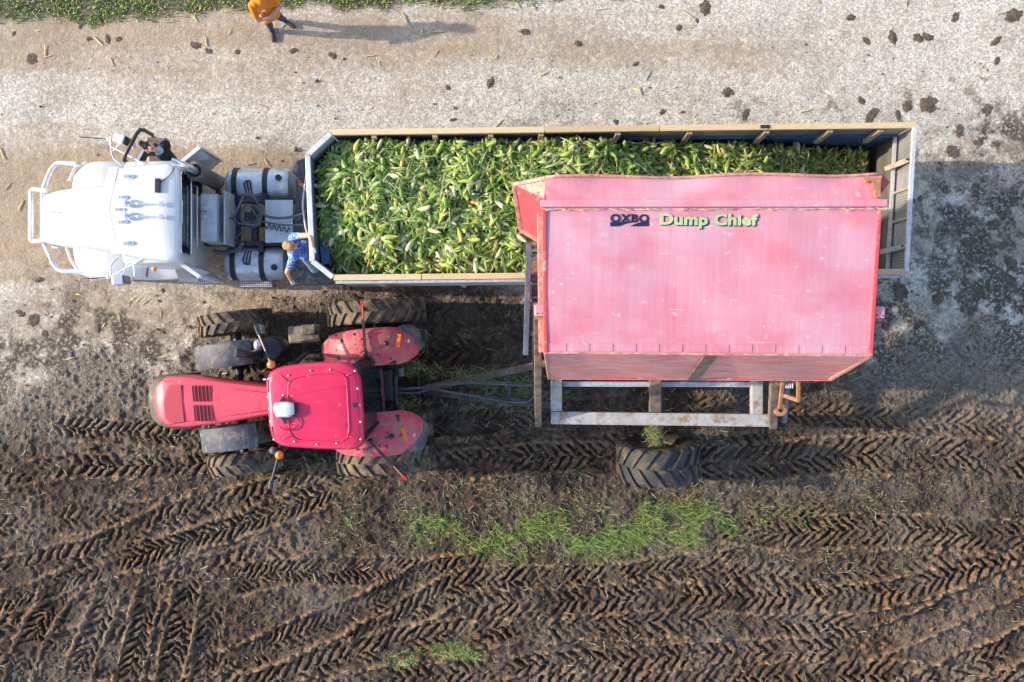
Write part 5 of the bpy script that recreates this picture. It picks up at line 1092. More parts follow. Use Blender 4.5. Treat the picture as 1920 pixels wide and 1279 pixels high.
# flared chute wing at the front of the mouth, and the bent tab at the rear
f0, f1, f2, f3 = hp(963, 346, 4.60), hp(976, 431, 4.10), hp(1017, 457, 4.10), hp(1023, 334, ZA)
mb = MB(); mb.slab([f0, f1, f2, hp(1020, 372, 4.72)], 0.02); wing = mb.build('chute_wing', MAT['hopper_red'], dc)
mb = MB(); mb.slab([f3, f0, hp(1020, 372, 4.74)], 0.02); mb.build('chute_cheek', MAT['hopper_inside'], dc)
for (a, b) in ((f0, f1), (f1, f2), (f0, f3)): mb = MB(); mb.bar(a, b, 0.06, 0.05); mb.build('wing_edge', MAT['hopper_edge'], wing, 0.006)
g0, g1, g2 = hp(1655, 327, ZA), hp(1669, 342, 4.7), hp(1653, 362, 4.9); mb = MB(); mb.slab([g0, g2, g1], 0.02); mb.build('bent_tab', MAT['tractor_red_dull'], dc)
rpp = [hp(px, py, ZA + 0.09 + 0.12 * (py - 333) / 38) for px, py in ((1618, 333), (1624, 341), (1634, 339), (1640, 346), (1636, 353), (1642, 357), (1639, 364), (1644, 370), (1651, 371), (1652, 333))]; mb = MB(); mb.loft([[p - Vector((0, 0, 0.06)) for p in rpp], rpp]); mb.build('rust_patch', MAT['orange_rust'], dc)
# front upright of the hopper with its brackets
mb = MB(); mb.bar(hp(1013, 400, 4.9), hp(1016, 660, 4.45), 0.10, 0.08); mb.build('corner_post', MAT['hopper_edge'], dc, 0.01)
for (px, py) in ((1012, 582), (1647, 586)):
    p = hp(px, py, 4.62); mb = MB(); mb.box(p, (0.17, 0.19, 0.16)); o = mb.build('pivot_bracket', MAT['hopper_paint'], dc, 0.025)
    for s in (-1, 1): mb = MB(); mb.sphere(p + Vector((0.04 * s, -0.05, 0.082)), 0.012, 6, 4); mb.build('bracket_bolt', MAT['black_steel'], o)
    mb = MB(); mb.box(p + Vector((0, -0.12, -0.05)), (0.14, 0.05, 0.1)); mb.build('bracket_foot', MAT['orange_rust'], o)
# lettering on the flank
def text(body, size, off, ext, mat, name, spc=1.0):
    cu = bpy.data.curves.new(name, 'FONT'); cu.body = body; cu.size = size; cu.offset = off; cu.extrude = ext; cu.space_character = spc; cu.align_x = 'LEFT'; cu.resolution_u = 4
    t = bpy.data.objects.new(name + '_curve', cu); COL.objects.link(t)
    dg = bpy.context.evaluated_depsgraph_get(); m_ = bpy.data.meshes.new_from_object(t.evaluated_get(dg)); bpy.data.objects.remove(t); bpy.data.curves.remove(cu)
    m_.materials.clear(); m_.materials.append(MAT[mat]); return m_
ux = (Cc1 - Cc0).normalized(); uy = nrm.cross(ux).normalized(); RT = Matrix((ux, uy, nrm)).transposed().to_4x4()
def fdent(p):
    v = (p - Cc0).dot((B0 - Cc0).normalized()) / (B0 - Cc0).length; u = (p - Cc0).dot(ux) / (Cc1 - Cc0).length; return dent(u, v)
def on_flank(px, py, lift):
    p = hp(px, py, 4.95); d = (Cc0 - p).dot(nrm); p = p + nrm * (d + lift); return p
def decal(mesh, name, px0, px1, py0, py1, lift, parent=flank):
    xs_ = [v.co.x for v in mesh.vertices]; ys_ = [v.co.y for v in mesh.vertices]
    a = on_flank(px0, py1, lift); b = on_flank(px1, py1, lift); c = on_flank(px0, py0, lift)
    sxx = (b - a).length / (max(xs_) - min(xs_)); syy = (c - a).length / (max(ys_) - min(ys_))
    M = Matrix.Translation(a) @ RT @ Matrix.Diagonal((sxx, syy, 1, 1)) @ Matrix.Translation((-min(xs_), -min(ys_), 0))
    mesh.transform(M)
    for v in mesh.vertices: v.co += nrm * fdent(v.co)
    mesh.transform(rootmat(parent).inverted()); o = bpy.data.objects.new(name, mesh); COL.objects.link(o); o.parent = parent; return o
decal(text('Dump Chief', 0.3, 0.014, 0.0015, 'navy_print', 'letter_shadow', 1.06), 'letter_shadow', 1239.5, 1423, 401, 430, 0.004)
decal(text('Dump Chief', 0.3, 0.014, 0.0015, 'pale_green_print', 'lettering', 1.06), 'lettering', 1237, 1420.5, 399, 428, 0.009)
decal(text('OXBO', 0.3, 0.013, 0.0015, 'navy_print', 'maker_lettering', 1.12), 'maker_lettering', 1144, 1217, 401, 417, 0.005)
mb = MB()
lo = [(1144, 416.5), (1158, 416), (1178, 415), (1195, 414.5), (1188, 416.5), (1172, 420), (1160, 424.5), (1144, 424.5)]; ro_ = [(1181, 424.5), (1192, 419.5), (1204, 416), (1217, 414), (1217, 424.5)]
for poly in (lo, ro_): mb.loft([[on_flank(px, py, 0.002) + nrm * fdent(on_flank(px, py, 0)) for px, py in poly], [on_flank(px, py, 0.005) + nrm * fdent(on_flank(px, py, 0)) for px, py in poly]])
mb.build('maker_emblem', MAT['navy_print'], flank)
# frame of pale box beams
ZFm = 1.12
def beam(nm, a, b, w_, h_, mat): mb = MB(); mb.bar(W(*a), W(*b), w_, h_); return mb.build(nm, MAT[mat], dc, 0.012)
beam('frame_beam', (1033, 783, ZFm), (1446, 788, ZFm), 0.24, 0.22, 'pale_steel')
beam('frame_beam', (1043, 440, ZFm), (1043, 771, ZFm), 0.215, 0.2, 'pale_steel')
beam('frame_beam', (1418, 440, ZFm), (1418, 776, ZFm), 0.215, 0.2, 'pale_steel')
beam('frame_beam', (1228, 440, ZFm + 0.01), (1228, 773, ZFm + 0.01), 0.22, 0.2, 'rusty_beam')
beam('frame_beam', (1055, 720, ZFm - 0.12), (1407, 721, ZFm - 0.12), 0.10, 0.12, 'galvanised')
beam('frame_beam', (1033, 560, ZFm), (1446, 560, ZFm), 0.2, 0.2, 'rusty_beam')
mb = MB(); mb.cyl((2.87, -2.3, 0.83), (2.87, 0.62, 0.83), 0.085, seg=14); ax = mb.build('axle', MAT['frame_steel'], dc, smooth='auto')
mb = MB(); mb.box((2.87, -1.55, 0.95), (0.3, 0.2, 0.2)); mb.box((2.87, -0.1, 0.95), (0.3, 0.2, 0.2)); mb.build('axle_mount', MAT['rusty_beam'], dc)
wheel(dc, Vector((2.87, -2.33, 0.80)) - Vector(dc.location), TM_CART, RM_CART, R(2), 0.3, True).rotation_mode = 'QUATERNION'; wheel(dc, Vector((2.87, 0.60, 0.80)) - Vector(dc.location), TM_CART, RM_CART, R(2), 0.9)
wc = dc.children[-2] if dc.children[-2].name.startswith('wheel') else [c for c in dc.children if c.name.startswith('wheel')][0]
wc.rotation_quaternion = Quaternion((1, 0, 0), R(8)) @ Quaternion((0, 0, 1), R(182)) @ Quaternion((0, 1, 0), 0.3)     # worn bearing: the near wheel leans out
# lift arms, rams, ladder
beam('lift_arm', (1009, 795, 1.1), (1008, 575, 4.3), 0.13, 0.16, 'rusty_beam'); beam('lift_arm', (1448, 800, 1.15), (1452, 700, 1.95), 0.15, 0.16, 'rusty_beam')
beam('lift_ram', (1470, 790, 1.0), (1478, 700, 1.8), 0.10, 0.10, 'blue_grey_bar'); beam('lift_ram', (1003, 700, 1.6), (1002, 520, 3.6), 0.10, 0.12, 'black_steel')
mb = MB(); p = W(1463, 768, 1.5); mb.lathe([(0.05, -0.03), (0.12, -0.03), (0.13, 0.0), (0.12, 0.03), (0.05, 0.03)], p, 'Z', 18); mb.build('hose_reel', MAT['orange_rust'], dc, smooth='auto')
lad = beam('ladder_rail', (986, 665, 2.6), (992, 457, 4.0), 0.10, 0.06, 'blue_grey_bar')
for (py, z) in ((468, 3.93), (483, 3.83), (556, 3.3), (570, 3.2), (625, 2.85)):
    mb = MB(); mb.bar(W(990, py, z), W(1014, py, z), 0.075, 0.05); mb.build('rung', MAT['blue_grey_bar'], lad)
mb = MB(); mb.box(W(1004, 512, 3.5), (0.2, 0.4, 0.14)); mb.box(W(1004, 545, 3.2), (0.14, 0.3, 0.1)); mb.build('mud_shelf', MAT['rusty_beam'], dc, 0.02)
for (a, b) in (((1497, 712, 2.4), (1497, 752, 2.2)), ((1499, 752, 2.2), (1470, 742, 2.0)), ((1468, 712, 2.2), (1462, 765, 1.6)), ((1455, 716, 2.0), (1468, 722, 2.0))): beam('control_bracket', a, b, 0.07, 0.07, 'orange_rust')
mb = MB()
for k in range(4): mb.cyl(W(1474 + k * 4, 719, 2.1), W(1474 + k * 4, 728, 2.1), 0.014, seg=8)
mb.build('control_levers', MAT['galvanised'], dc)
# drawbar and hoses to the tractor
beam('drawbar_arm', (1035, 760, 0.95), (792, 733, 0.55), 0.14, 0.14, 'frame_steel'); beam('drawbar_arm', (1035, 679, 0.95), (792, 729, 0.55), 0.14, 0.14, 'rusty_beam')
beam('drawbar_brace', (955, 702, 0.85), (955, 750, 0.85), 0.08, 0.08, 'frame_steel')
for pts in ([(744, 731, 1.0), (790, 727, 0.95), (840, 718, 0.9), (900, 716, 0.95), (960, 718, 1.0), (1000, 722, 1.1)], [(744, 735, 1.0), (780, 737, 0.95), (830, 722, 0.9), (900, 719, 0.95), (1000, 724, 1.1)], [(744, 728, 1.0), (800, 728, 1.0), (880, 741, 0.95), (950, 753, 0.9), (985, 754, 0.95), (1000, 745, 1.05), (1002, 730, 1.1)]):
    mb = MB(); mb.tube(catmull([W(*p) for p in pts], 6), 0.018, 6); mb.build('hydraulic_hose', MAT['hose'], dc, smooth=True)

# ------------------------------------------------------------------ people
mk('skin', (0.56, 0.32, 0.22), 0.55, var=0.08, scale=14)
mk('skin_face', (0.62, 0.36, 0.27), 0.5, var=0.08, scale=14)
mk('lips', (0.42, 0.13, 0.12), 0.5, var=0.05)
mk('eye_dark', (0.03, 0.02, 0.02), 0.3, var=0.1)
mk('hair_blond', (0.42, 0.24, 0.09), 0.7, var=0.25, scale=40)
mk('hair_dark', (0.018, 0.012, 0.012), 0.6, var=0.3, scale=40)
mk('hair_brown', (0.07, 0.04, 0.025), 0.7, var=0.3, scale=40)
mk('orange_shirt', (0.85, 0.22, 0.015), 0.8, var=0.08, scale=9, bump=0.3, bump_scale=25)
mk('jeans', (0.035, 0.055, 0.13), 0.85, var=0.3, scale=12, dirt=(0.12, 0.15, 0.17), dirt_amt=0.35, dirt_scale=9)
mk('pale_jeans', (0.22, 0.29, 0.36), 0.85, var=0.2, scale=10)
mk('boots', (0.05, 0.035, 0.025), 0.75, var=0.3, dirt=(0.2, 0.15, 0.1), dirt_amt=0.3)
mk('black_top', (0.012, 0.012, 0.015), 0.85, var=0.2)
mk('blue_tee', (0.35, 0.42, 0.55), 0.8, var=0.1)
mk('glove', (0.68, 0.66, 0.63), 0.8, var=0.15)
td = mk('tie_dye', (0.025, 0.12, 0.50), 0.8, scale=22, col2=(0.62, 0.70, 0.82), rvar=0.02)
for x_ in td.node_tree.nodes:
    if x_.type == 'MAP_RANGE' and abs(x_.inputs[1].default_value - 0.3) < 1e-3: x_.inputs[1].default_value = 0.48; x_.inputs[2].default_value = 0.68

def seg_d(P, a, b, r0, r1):
    a = np.array(a); b = np.array(b); d = b - a; L2 = max(1e-9, float(d @ d)); t = np.clip((P - a) @ d / L2, 0, 1)
    return np.linalg.norm(P - a - t[:, None] * d, axis=1) - (r0 + (r1 - r0) * t)
def person(name, label, prims, mats, loc, voxel=0.009):
    """one continuous body grown from tapered limbs; each limb carries the material of its clothing or skin"""
    mb = MB()
    for (a, b, r0, r1, tg) in prims:
        a = Vector(a); b = Vector(b)
        mb.sphere(a, r0, 14, 9)
        if (b - a).length > 1e-4: mb.sphere(b, r1, 14, 9); mb.tube([a, b], [r0 * 0.999, r1 * 0.999], 14)
    me_ = mb.mesh(name); o = bpy.data.objects.new(name, me_); COL.objects.link(o)
    md = o.modifiers.new('remesh', 'REMESH'); md.mode = 'VOXEL'; md.voxel_size = voxel; md.use_smooth_shade = True
    ms = o.modifiers.new('smooth', 'SMOOTH'); ms.factor = 0.5; ms.iterations = 3
    dg = bpy.context.evaluated_depsgraph_get(); m2 = bpy.data.meshes.new_from_object(o.evaluated_get(dg)); o.modifiers.clear(); o.data = m2; bpy.data.meshes.remove(me_)
    m2.materials.clear()
    for k in mats: m2.materials.append(MAT[k])
    P = np.empty(len(m2.polygons) * 3); m2.polygons.foreach_get('center', P); P = P.reshape(-1, 3)
    D = np.stack([seg_d(P, *p[:4]) - (0.004 if p[4] in ('eye_dark', 'lips') else 0) for p in prims]); k = D.argmin(0)
    m2.polygons.foreach_set('material_index', np.array([mats.index(p[4]) for p in prims], np.int32)[k]); m2.shade_smooth()
    loc = Vector(loc); m2.transform(Matrix.Translation(-loc)); o.location = loc
    tag(o, label, 'person'); ROOT[o.name] = Matrix.Translation(loc); return o
def head(c, f, up, skin='skin_face', hair=None, s=1.0):
    """skull, jaw, nose, eyes, mouth and ears round c, looking along f"""
    c = Vector(c); f = Vector(f).normalized(); up = Vector(up); up = (up - f * up.dot(f)).normalized(); r = f.cross(up)
    p = [(c + up * 0.03 - f * 0.02, c + up * 0.03 + f * 0.012, 0.092 * s, 0.085 * s, skin), (c - up * 0.03 + f * 0.03, c - up * 0.085 + f * 0.05, 0.066 * s, 0.038 * s, skin),
         (c + f * 0.09 + up * 0.012, c + f * 0.117 - up * 0.022, 0.010, 0.014, skin), (c + f * 0.085 - up * 0.062 + r * 0.02, c + f * 0.085 - up * 0.062 - r * 0.02, 0.010, 0.010, 'lips')]
    for sg in (-1, 1):
        p.append((c + f * 0.087 + up * 0.018 + r * 0.032 * sg, c + f * 0.087 + up * 0.018 + r * 0.034 * sg, 0.013, 0.013, 'eye_dark'))
        p.append((c + r * 0.088 * sg - f * 0.005 + up * 0.02, c + r * 0.092 * sg - f * 0.012 - up * 0.02, 0.018, 0.014, skin))
    if hair: p += [(c + up * 0.055 - f * 0.035, c + up * 0.06 + f * 0.03, 0.088 * s, 0.075 * s, hair), (c - f * 0.05, c - f * 0.045 - up * 0.05, 0.082 * s, 0.06 * s, hair)]
    return p
def hand(wr, d, pn, tg, curl=0.5, side=1):
    """palm and five fingers: wr wrist, d along the hand, pn palm normal (fingers bend that way)"""
    wr = Vector(wr); d = Vector(d).normalized(); pn = Vector(pn); pn = (pn - d * pn.dot(d)).normalized(); s = d.cross(pn) * side
    p = [(wr, wr + d * 0.05, 0.028, 0.030, tg), (wr + d * 0.05 + s * 0.022, wr + d * 0.085 + s * 0.022, 0.020, 0.017, tg), (wr + d * 0.05 - s * 0.022, wr + d * 0.085 - s * 0.022, 0.020, 0.016, tg)]
    for k, L in enumerate((0.066, 0.078, 0.074, 0.058)):
        b = wr + d * 0.088 + s * (0.032 - 0.0215 * k); m1 = b + (d * math.cos(curl * 0.6) + pn * math.sin(curl * 0.6)) * L * 0.5; m2 = m1 + (d * math.cos(curl * 1.6) + pn * math.sin(curl * 1.6)) * L * 0.5
        p += [(b, m1, 0.0100, 0.0092, tg), (m1, m2, 0.0092, 0.0080, tg)]
    b = wr + d * 0.03 + s * 0.03; m1 = b + (d * 0.6 + s * 0.7 + pn * 0.3).normalized() * 0.04; p += [(b, m1, 0.013, 0.011, tg), (m1, m1 + (d * 0.9 + s * 0.15 + pn * 0.4).normalized() * 0.035, 0.011, 0.009, tg)]
    return p

# bystander on the road verge, arms folded
fx = Vector((0.52, -0.85, 0)).normalized(); sx_ = Vector((-fx.y, fx.x, 0))        # facing, and to the person's left
LF = W(540, 43, 0.05); RF = W(511, 63, 0.05); C0 = (LF + RF) * 0.5; C0.z = 0
def bp(f, s, z): return C0 + fx * (f - 0.30 * max(0, z - 0.85)) + sx_ * s + Vector((0, 0, z))     # leans back a little
pr = []
for ft, sg in ((LF, 1), (RF, -1)):
    ft = Vector((ft.x, ft.y, 0)); toe = (fx * 0.8 + sx_ * sg * 0.35).normalized(); an = ft - toe * 0.06 + Vector((0, 0, 0.1)); hip = bp(-0.02, 0.095 * sg, 0.90); kn = (an + hip) * 0.5 + fx * 0.045
    pr += [(hip, kn, 0.098, 0.066, 'jeans'), (kn, an + Vector((0, 0, 0.06)), 0.066, 0.052, 'jeans'), (an + Vector((0, 0, 0.03)), an, 0.050, 0.048, 'boots'), (an - toe * 0.03 - Vector((0, 0, 0.045)), ft + toe * 0.14 + Vector((0, 0, 0.045)), 0.046, 0.042, 'boots')]
pr += [(bp(-0.01, 0.08, 0.88), bp(-0.01, -0.08, 0.88), 0.125, 0.125, 'orange_shirt'), (bp(0.02, 0.06, 1.02), bp(0.02, -0.06, 1.02), 0.135, 0.135, 'orange_shirt'), (bp(0.0, 0.09, 1.25), bp(0.0, -0.09, 1.25), 0.135, 0.135, 'orange_shirt'), (bp(-0.01, 0.13, 1.40), bp(-0.01, -0.13, 1.40), 0.09, 0.09, 'orange_shirt'), (bp(0, 0, 0.9), bp(0, 0, 1.4), 0.13, 0.12, 'orange_shirt'), (bp(-0.01, 0, 1.46), bp(0.01, 0, 1.58), 0.058, 0.055, 'skin')]
for sg, zz in ((1, 1.13), (-1, 1.09)):
    sh = bp(-0.01, 0.20 * sg, 1.40); el = bp(0.10, 0.26 * sg, 1.12); wr = bp(0.20, -0.02 * sg, zz + 0.03)
    mid = sh.lerp(el, 0.72); pr += [(sh, mid, 0.068, 0.064, 'orange_shirt'), (mid, el, 0.050, 0.046, 'skin'), (el, wr, 0.046, 0.032, 'skin')]
    pr += hand(wr, (bp(0.17, -0.25 * sg, zz + 0.03) - wr), -fx, 'skin', 0.5, sg)
pr += head(bp(0.03, 0, 1.68), fx + Vector((0, 0, 0.15)), (0, 0, 1), hair='hair_brown')
by = person('person', 'person in orange shirt and jeans standing on the road verge with arms folded', pr, ['orange_shirt', 'skin', 'skin_face', 'jeans', 'boots', 'hair_brown', 'lips', 'eye_dark'], C0)
mb = MB(); q = bp(0.142, -0.075, 1.285); mb.slab([q + sx_ * 0.05 + Vector((0, 0, -0.03)), q - sx_ * 0.04 + Vector((0, 0, -0.03)) + fx * 0.002, q - sx_ * 0.03 + Vector((0, 0, 0.05)) - fx * 0.005, q + sx_ * 0.045 + Vector((0, 0, 0.055)) - fx * 0.005], 0.008); mb.build('shirt_badge', MAT['white_print'], by)
mb = MB(); q = bp(0.152, -0.072, 1.29); mb.slab([q + sx_ * 0.02 + Vector((0, 0, -0.025)), q - sx_ * 0.015 + Vector((0, 0, -0.02)), q - sx_ * 0.02 + Vector((0, 0, 0.03)), q + sx_ * 0.01 + Vector((0, 0, 0.025))], 0.006); mb.build('badge_print', MAT['blue_paint'], by)

# worker on the trailer's nose deck leaning on the bulkhead
hipc = Vector((-3.80, 1.66, 2.16)); feet = [Vector((-3.70, 1.36, 1.27)), Vector((-3.86, 1.74, 1.27))]
pr = []
for ft, sg, kp in ((feet[0], -1, (0.05, -0.13)), (feet[1], 1, (0.02, 0.0))):
    hp_ = hipc + Vector((0.0, 0.09 * sg, 0)); an = ft + Vector((0, 0, 0.08)); kn = (hp_ + an) * 0.5 + Vector((kp[0], kp[1], 0))
    pr += [(hp_, kn, 0.095, 0.068, 'pale_jeans'), (kn, an, 0.066, 0.048, 'pale_jeans'), (an - Vector((0.02, 0, 0.035)), ft + Vector((0.14, -0.02, 0.045)), 0.045, 0.038, 'boots')]
ch = Vector((-3.90, 1.665, 2.62)); 
pr += [(hipc + Vector((0, 0.07, 0.02)), hipc + Vector((0, -0.07, 0.02)), 0.125, 0.125, 'tie_dye'), (hipc, ch, 0.135, 0.125, 'tie_dye'), (ch + Vector((0, 0.10, -0.02)), ch + Vector((0, -0.10, -0.02)), 0.125, 0.125, 'tie_dye'), (ch + Vector((-0.01, 0.15, 0.09)), ch + Vector((-0.01, -0.15, 0.09)), 0.08, 0.08, 'tie_dye'), (ch + Vector((-0.01, 0, 0.14)), ch + Vector((-0.005, 0, 0.26)), 0.058, 0.055, 'skin')]
shl = ch + Vector((-0.01, 0.20, 0.10)); ell = W(581, 441, 3.18); wl = W(586, 462, 3.30)
m1 = shl.lerp(ell, 0.42); pr += [(shl, m1, 0.068, 0.064, 'tie_dye'), (m1, ell, 0.052, 0.046, 'skin'), (ell, wl, 0.046, 0.033, 'skin')]
pr += hand(wl, W(590, 478, 3.27) - wl, (0, -0.2, -1), 'glove', 0.9, -1)
shr = ch + Vector((-0.01, -0.20, 0.10)); elr = W(538, 510, 2.44); wr_ = W(545, 525, 2.22)
m1 = shr.lerp(elr, 0.5); pr += [(shr, m1, 0.068, 0.062, 'tie_dye'), (m1, elr, 0.050, 0.044, 'skin'), (elr, wr_, 0.044, 0.032, 'skin')]
pr += hand(wr_, (0.05, -0.3, -0.8), (1, 0, 0), 'glove', 0.5, 1)
hc = W(545, 462, 2.96); pr += head(hc, (0.80, -0.22, 0.30), (-0.3, 0.05, 1), hair='hair_blond', s=1.04)
person('person', 'worker in blue tie-dye shirt leaning on the front wall of the trailer', pr, ['tie_dye', 'skin', 'skin_face', 'pale_jeans', 'boots', 'hair_blond', 'lips', 'eye_dark', 'glove'], (hipc.x, hipc.y, 1.25))

# driver leaning out of the open cab door, face turned up
hd = W(281, 277, 2.55); neck = W(294, 282, 2.40); chs = W(306, 284, 2.18); hps = Vector((-6.25, 3.16, 1.62))
pr = [(hps + Vector((0, 0, 0.0)), chs, 0.13, 0.125, 'black_top'), (chs + Vector((0.03, 0.1, 0.02)), chs + Vector((-0.03, -0.1, 0.02)), 0.115, 0.115, 'black_top'), (chs + Vector((-0.02, 0, 0.06)), neck, 0.085, 0.058, 'blue_tee'), (neck, hd, 0.055, 0.055, 'skin')]
for sg in (1, -1):
    kn = hps + Vector((-0.36, 0.09 * sg - 0.04, 0.02)); pr += [(hps + Vector((0, 0.09 * sg, -0.02)), kn, 0.09, 0.066, 'jeans'), (kn, kn + Vector((0.04, 0, -0.40)), 0.064, 0.048, 'jeans'), (kn + Vector((0.04, 0, -0.42)), kn + Vector((-0.1, 0, -0.47)), 0.045, 0.04, 'boots')]
sh1 = chs + Vector((0.0, 0.17, 0.06)); el1 = W(277, 262, 2.42); w1 = W(303, 262, 2.20)
pr += [(sh1, el1, 0.054, 0.043, 'skin'), (el1, w1, 0.043, 0.030, 'skin')] + hand(w1, (0.8, -0.1, -0.25), (0, -0.5, -1), 'skin', 0.4, 1)
sh2 = chs + Vector((-0.04, -0.17, 0.06)); el2 = W(281, 297, 2.35); w2 = W(277, 303, 2.10)
pr += [(sh2, el2, 0.056, 0.046, 'skin'), (el2, w2, 0.045, 0.032, 'skin')] + hand(w2, (-0.4, -0.3, -0.6), (1, 0, 0), 'skin', 0.6, -1)
hup = Vector((-0.86, 0.42, 0.25)); pr += head(hd, (0.22, -0.12, 0.95), hup, hair='hair_dark'); pr += [(hd + hup * 0.12, hd + hup * 0.17, 0.06, 0.05, 'hair_dark')]
drv = person('person', 'driver in black top leaning out of the open truck door looking up', pr, ['black_top', 'blue_tee', 'skin', 'skin_face', 'jeans', 'boots', 'hair_dark', 'lips', 'eye_dark'], (hps.x, hps.y, 1.1))
mb = MB(); ff = Vector((0.22, -0.12, 0.95)).normalized(); rr3 = ff.cross(hup).normalized(); g0 = hd + hup * 0.095 + ff * 0.075
for s in (-1, 1): mb.sphere(g0 + rr3 * 0.036 * s, 0.03, 10, 6, (1, 1, 0.45))
mb.bar(g0 - rr3 * 0.08, g0 + rr3 * 0.08, 0.01, 0.012); mb.build('sunglasses', MAT['glass'], drv, smooth=True)
mb = MB(); mb.box((-6.15, 3.0, 1.42), (0.5, 0.5, 0.14)); mb.box((-5.96, 3.0, 1.72), (0.12, 0.5, 0.5)); mb.build('driver_seat', MAT['black_plastic'], tk, 0.03)

# ------------------------------------------------------------------ grass, weeds, clods, litter
def blades(name, label, pts, hmin, hmax, wid, cols, lean=0.6, nseg=2, seed=1):
    r_ = np.random.RandomState(seed); V = []; T = []; n = len(pts)
    x = pts[:, 0]; y = pts[:, 1]; z = sample(HH, x, y)
    h = r_.uniform(hmin, hmax, n); a = r_.uniform(0, 6.283, n); ln = r_.uniform(0.15, 1, n) * lean * h; w_ = r_.uniform(0.6, 1.2, n) * wid
    dx = np.cos(a); dy = np.sin(a); vs = np.zeros((n, 5, 3))
    for k, (t, ww) in enumerate(((0, 1), (0, -1), (0.55, 0.8), (0.55, -0.8), (1, 0))):
        vs[:, k, 0] = x + dx * ln * t ** 1.6 - dy * w_ * ww; vs[:, k, 1] = y + dy * ln * t ** 1.6 + dx * w_ * ww; vs[:, k, 2] = z - 0.01 + h * (t - 0.35 * t * t)
    b0 = np.arange(n)[:, None] * 5; q = np.concatenate([b0 + np.array([[0, 1, 3, 2]])]); t3 = b0 + np.array([[2, 3, 4]])
    m_ = bpy.data.meshes.new(name); m_.vertices.add(n * 5); m_.vertices.foreach_set('co', vs.ravel())
    loops = np.concatenate([q, t3], 1).ravel().astype(np.int32); m_.loops.add(len(loops)); m_.loops.foreach_set('vertex_index', loops)
    st = (np.arange(n)[:, None] * 7 + np.array([[0, 4]])).ravel().astype(np.int32); m_.polygons.add(2 * n); m_.polygons.foreach_set('loop_start', st); m_.update(calc_edges=True)
    cc = np.array(cols)[r_.randint(0, len(cols), n)] * r_.uniform(0.7, 1.25, (n, 1)); set_tint(m_, np.clip(np.repeat(cc, 5, 0), 0, 1)); m_.materials.append(MAT['foliage'])
    o = bpy.data.objects.new(name, m_); COL.objects.link(o); tag(o, label, None, None, 'stuff'); return o
gr_ = np.random.RandomState(21)
def scatter(n, x0, x1, y0, y1, dens):
    px = gr_.uniform(x0, x1, n); py = gr_.uniform(y0, y1, n); w = np.array([(px - 960) * CAM_H / FPX, (639.5 - py) * CAM_H / FPX]).T
    keep = gr_.rand(n) < dens(px, py, w[:, 0], w[:, 1]); return w[keep]
def patch(px, py, x, y):
    yc = np.interp(px, [640, 800, 1000, 1250, 1400, 1600], [975, 992, 1005, 985, 970, 950]); hw = np.interp(px, [620, 760, 1000, 1180, 1300, 1420, 1620], [10, 34, 52, 58, 46, 28, 10])
    f = np.clip(1.15 - np.abs(py - yc) / hw, 0, 1); nz = fbm(x, y, 2.6, 3, ox=2); core = np.interp(px, [620, 800, 980, 1300, 1420, 1640], [0.15, 0.45, 0.9, 1, 0.25, 0.02])
    return np.clip(f * 1.6, 0, 1) * sst(0.49, 0.70, nz + 0.12 * f) * core * 0.75
GREEN = [(0.14, 0.26, 0.04), (0.20, 0.34, 0.05), (0.27, 0.38, 0.08), (0.12, 0.20, 0.04), (0.33, 0.36, 0.12), (0.40, 0.36, 0.16)]
DRY = [(0.30, 0.25, 0.15), (0.22, 0.19, 0.11), (0.36, 0.31, 0.2), (0.18, 0.19, 0.09)]
blades('grass_patch', 'green grass surviving between the wheel ruts', scatter(60000, 620, 1660, 900, 1090, patch), 0.07, 0.24, 0.0042, [(0.11, 0.25, 0.025), (0.17, 0.33, 0.04), (0.23, 0.38, 0.05), (0.10, 0.19, 0.03), (0.30, 0.36, 0.09), (0.36, 0.34, 0.13)], 1.3, seed=1)
blades('dry_grass', 'thin dry grass on the trampled mud round the green patch', scatter(30000, 480, 1750, 860, 1110, lambda px, py, x, y: 0.8 * sst(0.40, 0.62, fbm(x, y, 1.7, 3, ox=14)) * np.clip(1.3 - np.abs(py - 965) / 110, 0, 1)), 0.05, 0.16, 0.004, DRY + [(0.22, 0.26, 0.09)], 1.3, seed=2)
blades('grass_tuft', 'uprooted green grass lying in the mud', scatter(5000, 725, 915, 1200, 1250, lambda px, py, x, y: (np.abs(py - np.interp(px, [725, 800, 860, 915], [1240, 1222, 1218, 1224])) < 13) * sst(0.3, 0.55, fbm(x, y, 5, 2))), 0.06, 0.16, 0.005, GREEN + [(0.42, 0.42, 0.2)], 1.2, seed=3)
blades('verge_grass', 'low weeds and grass along the edge of the road', scatter(70000, -250, 1050, -180, 62, lambda px, py, x, y: sample(verge, x, y) * (0.35 + 0.65 * sst(0.35, 0.6, fbm(x, y, 3.2, 3, ox=4)))), 0.05, 0.14, 0.012, GREEN + [(0.33, 0.30, 0.10), (0.28, 0.24, 0.14), (0.40, 0.33, 0.2)], 0.8, seed=4)
blades('track_weeds', 'weeds sprouting by the trailer side', scatter(2500, 1500, 1920, 900, 990, lambda px, py, x, y: 0.6 * sst(0.5, 0.66, fbm(x, y, 2.2, 3, ox=44))), 0.04, 0.1, 0.005, GREEN + DRY, 0.9, seed=5)['label'] = 'sparse weeds in the mud beyond the cart wheel'
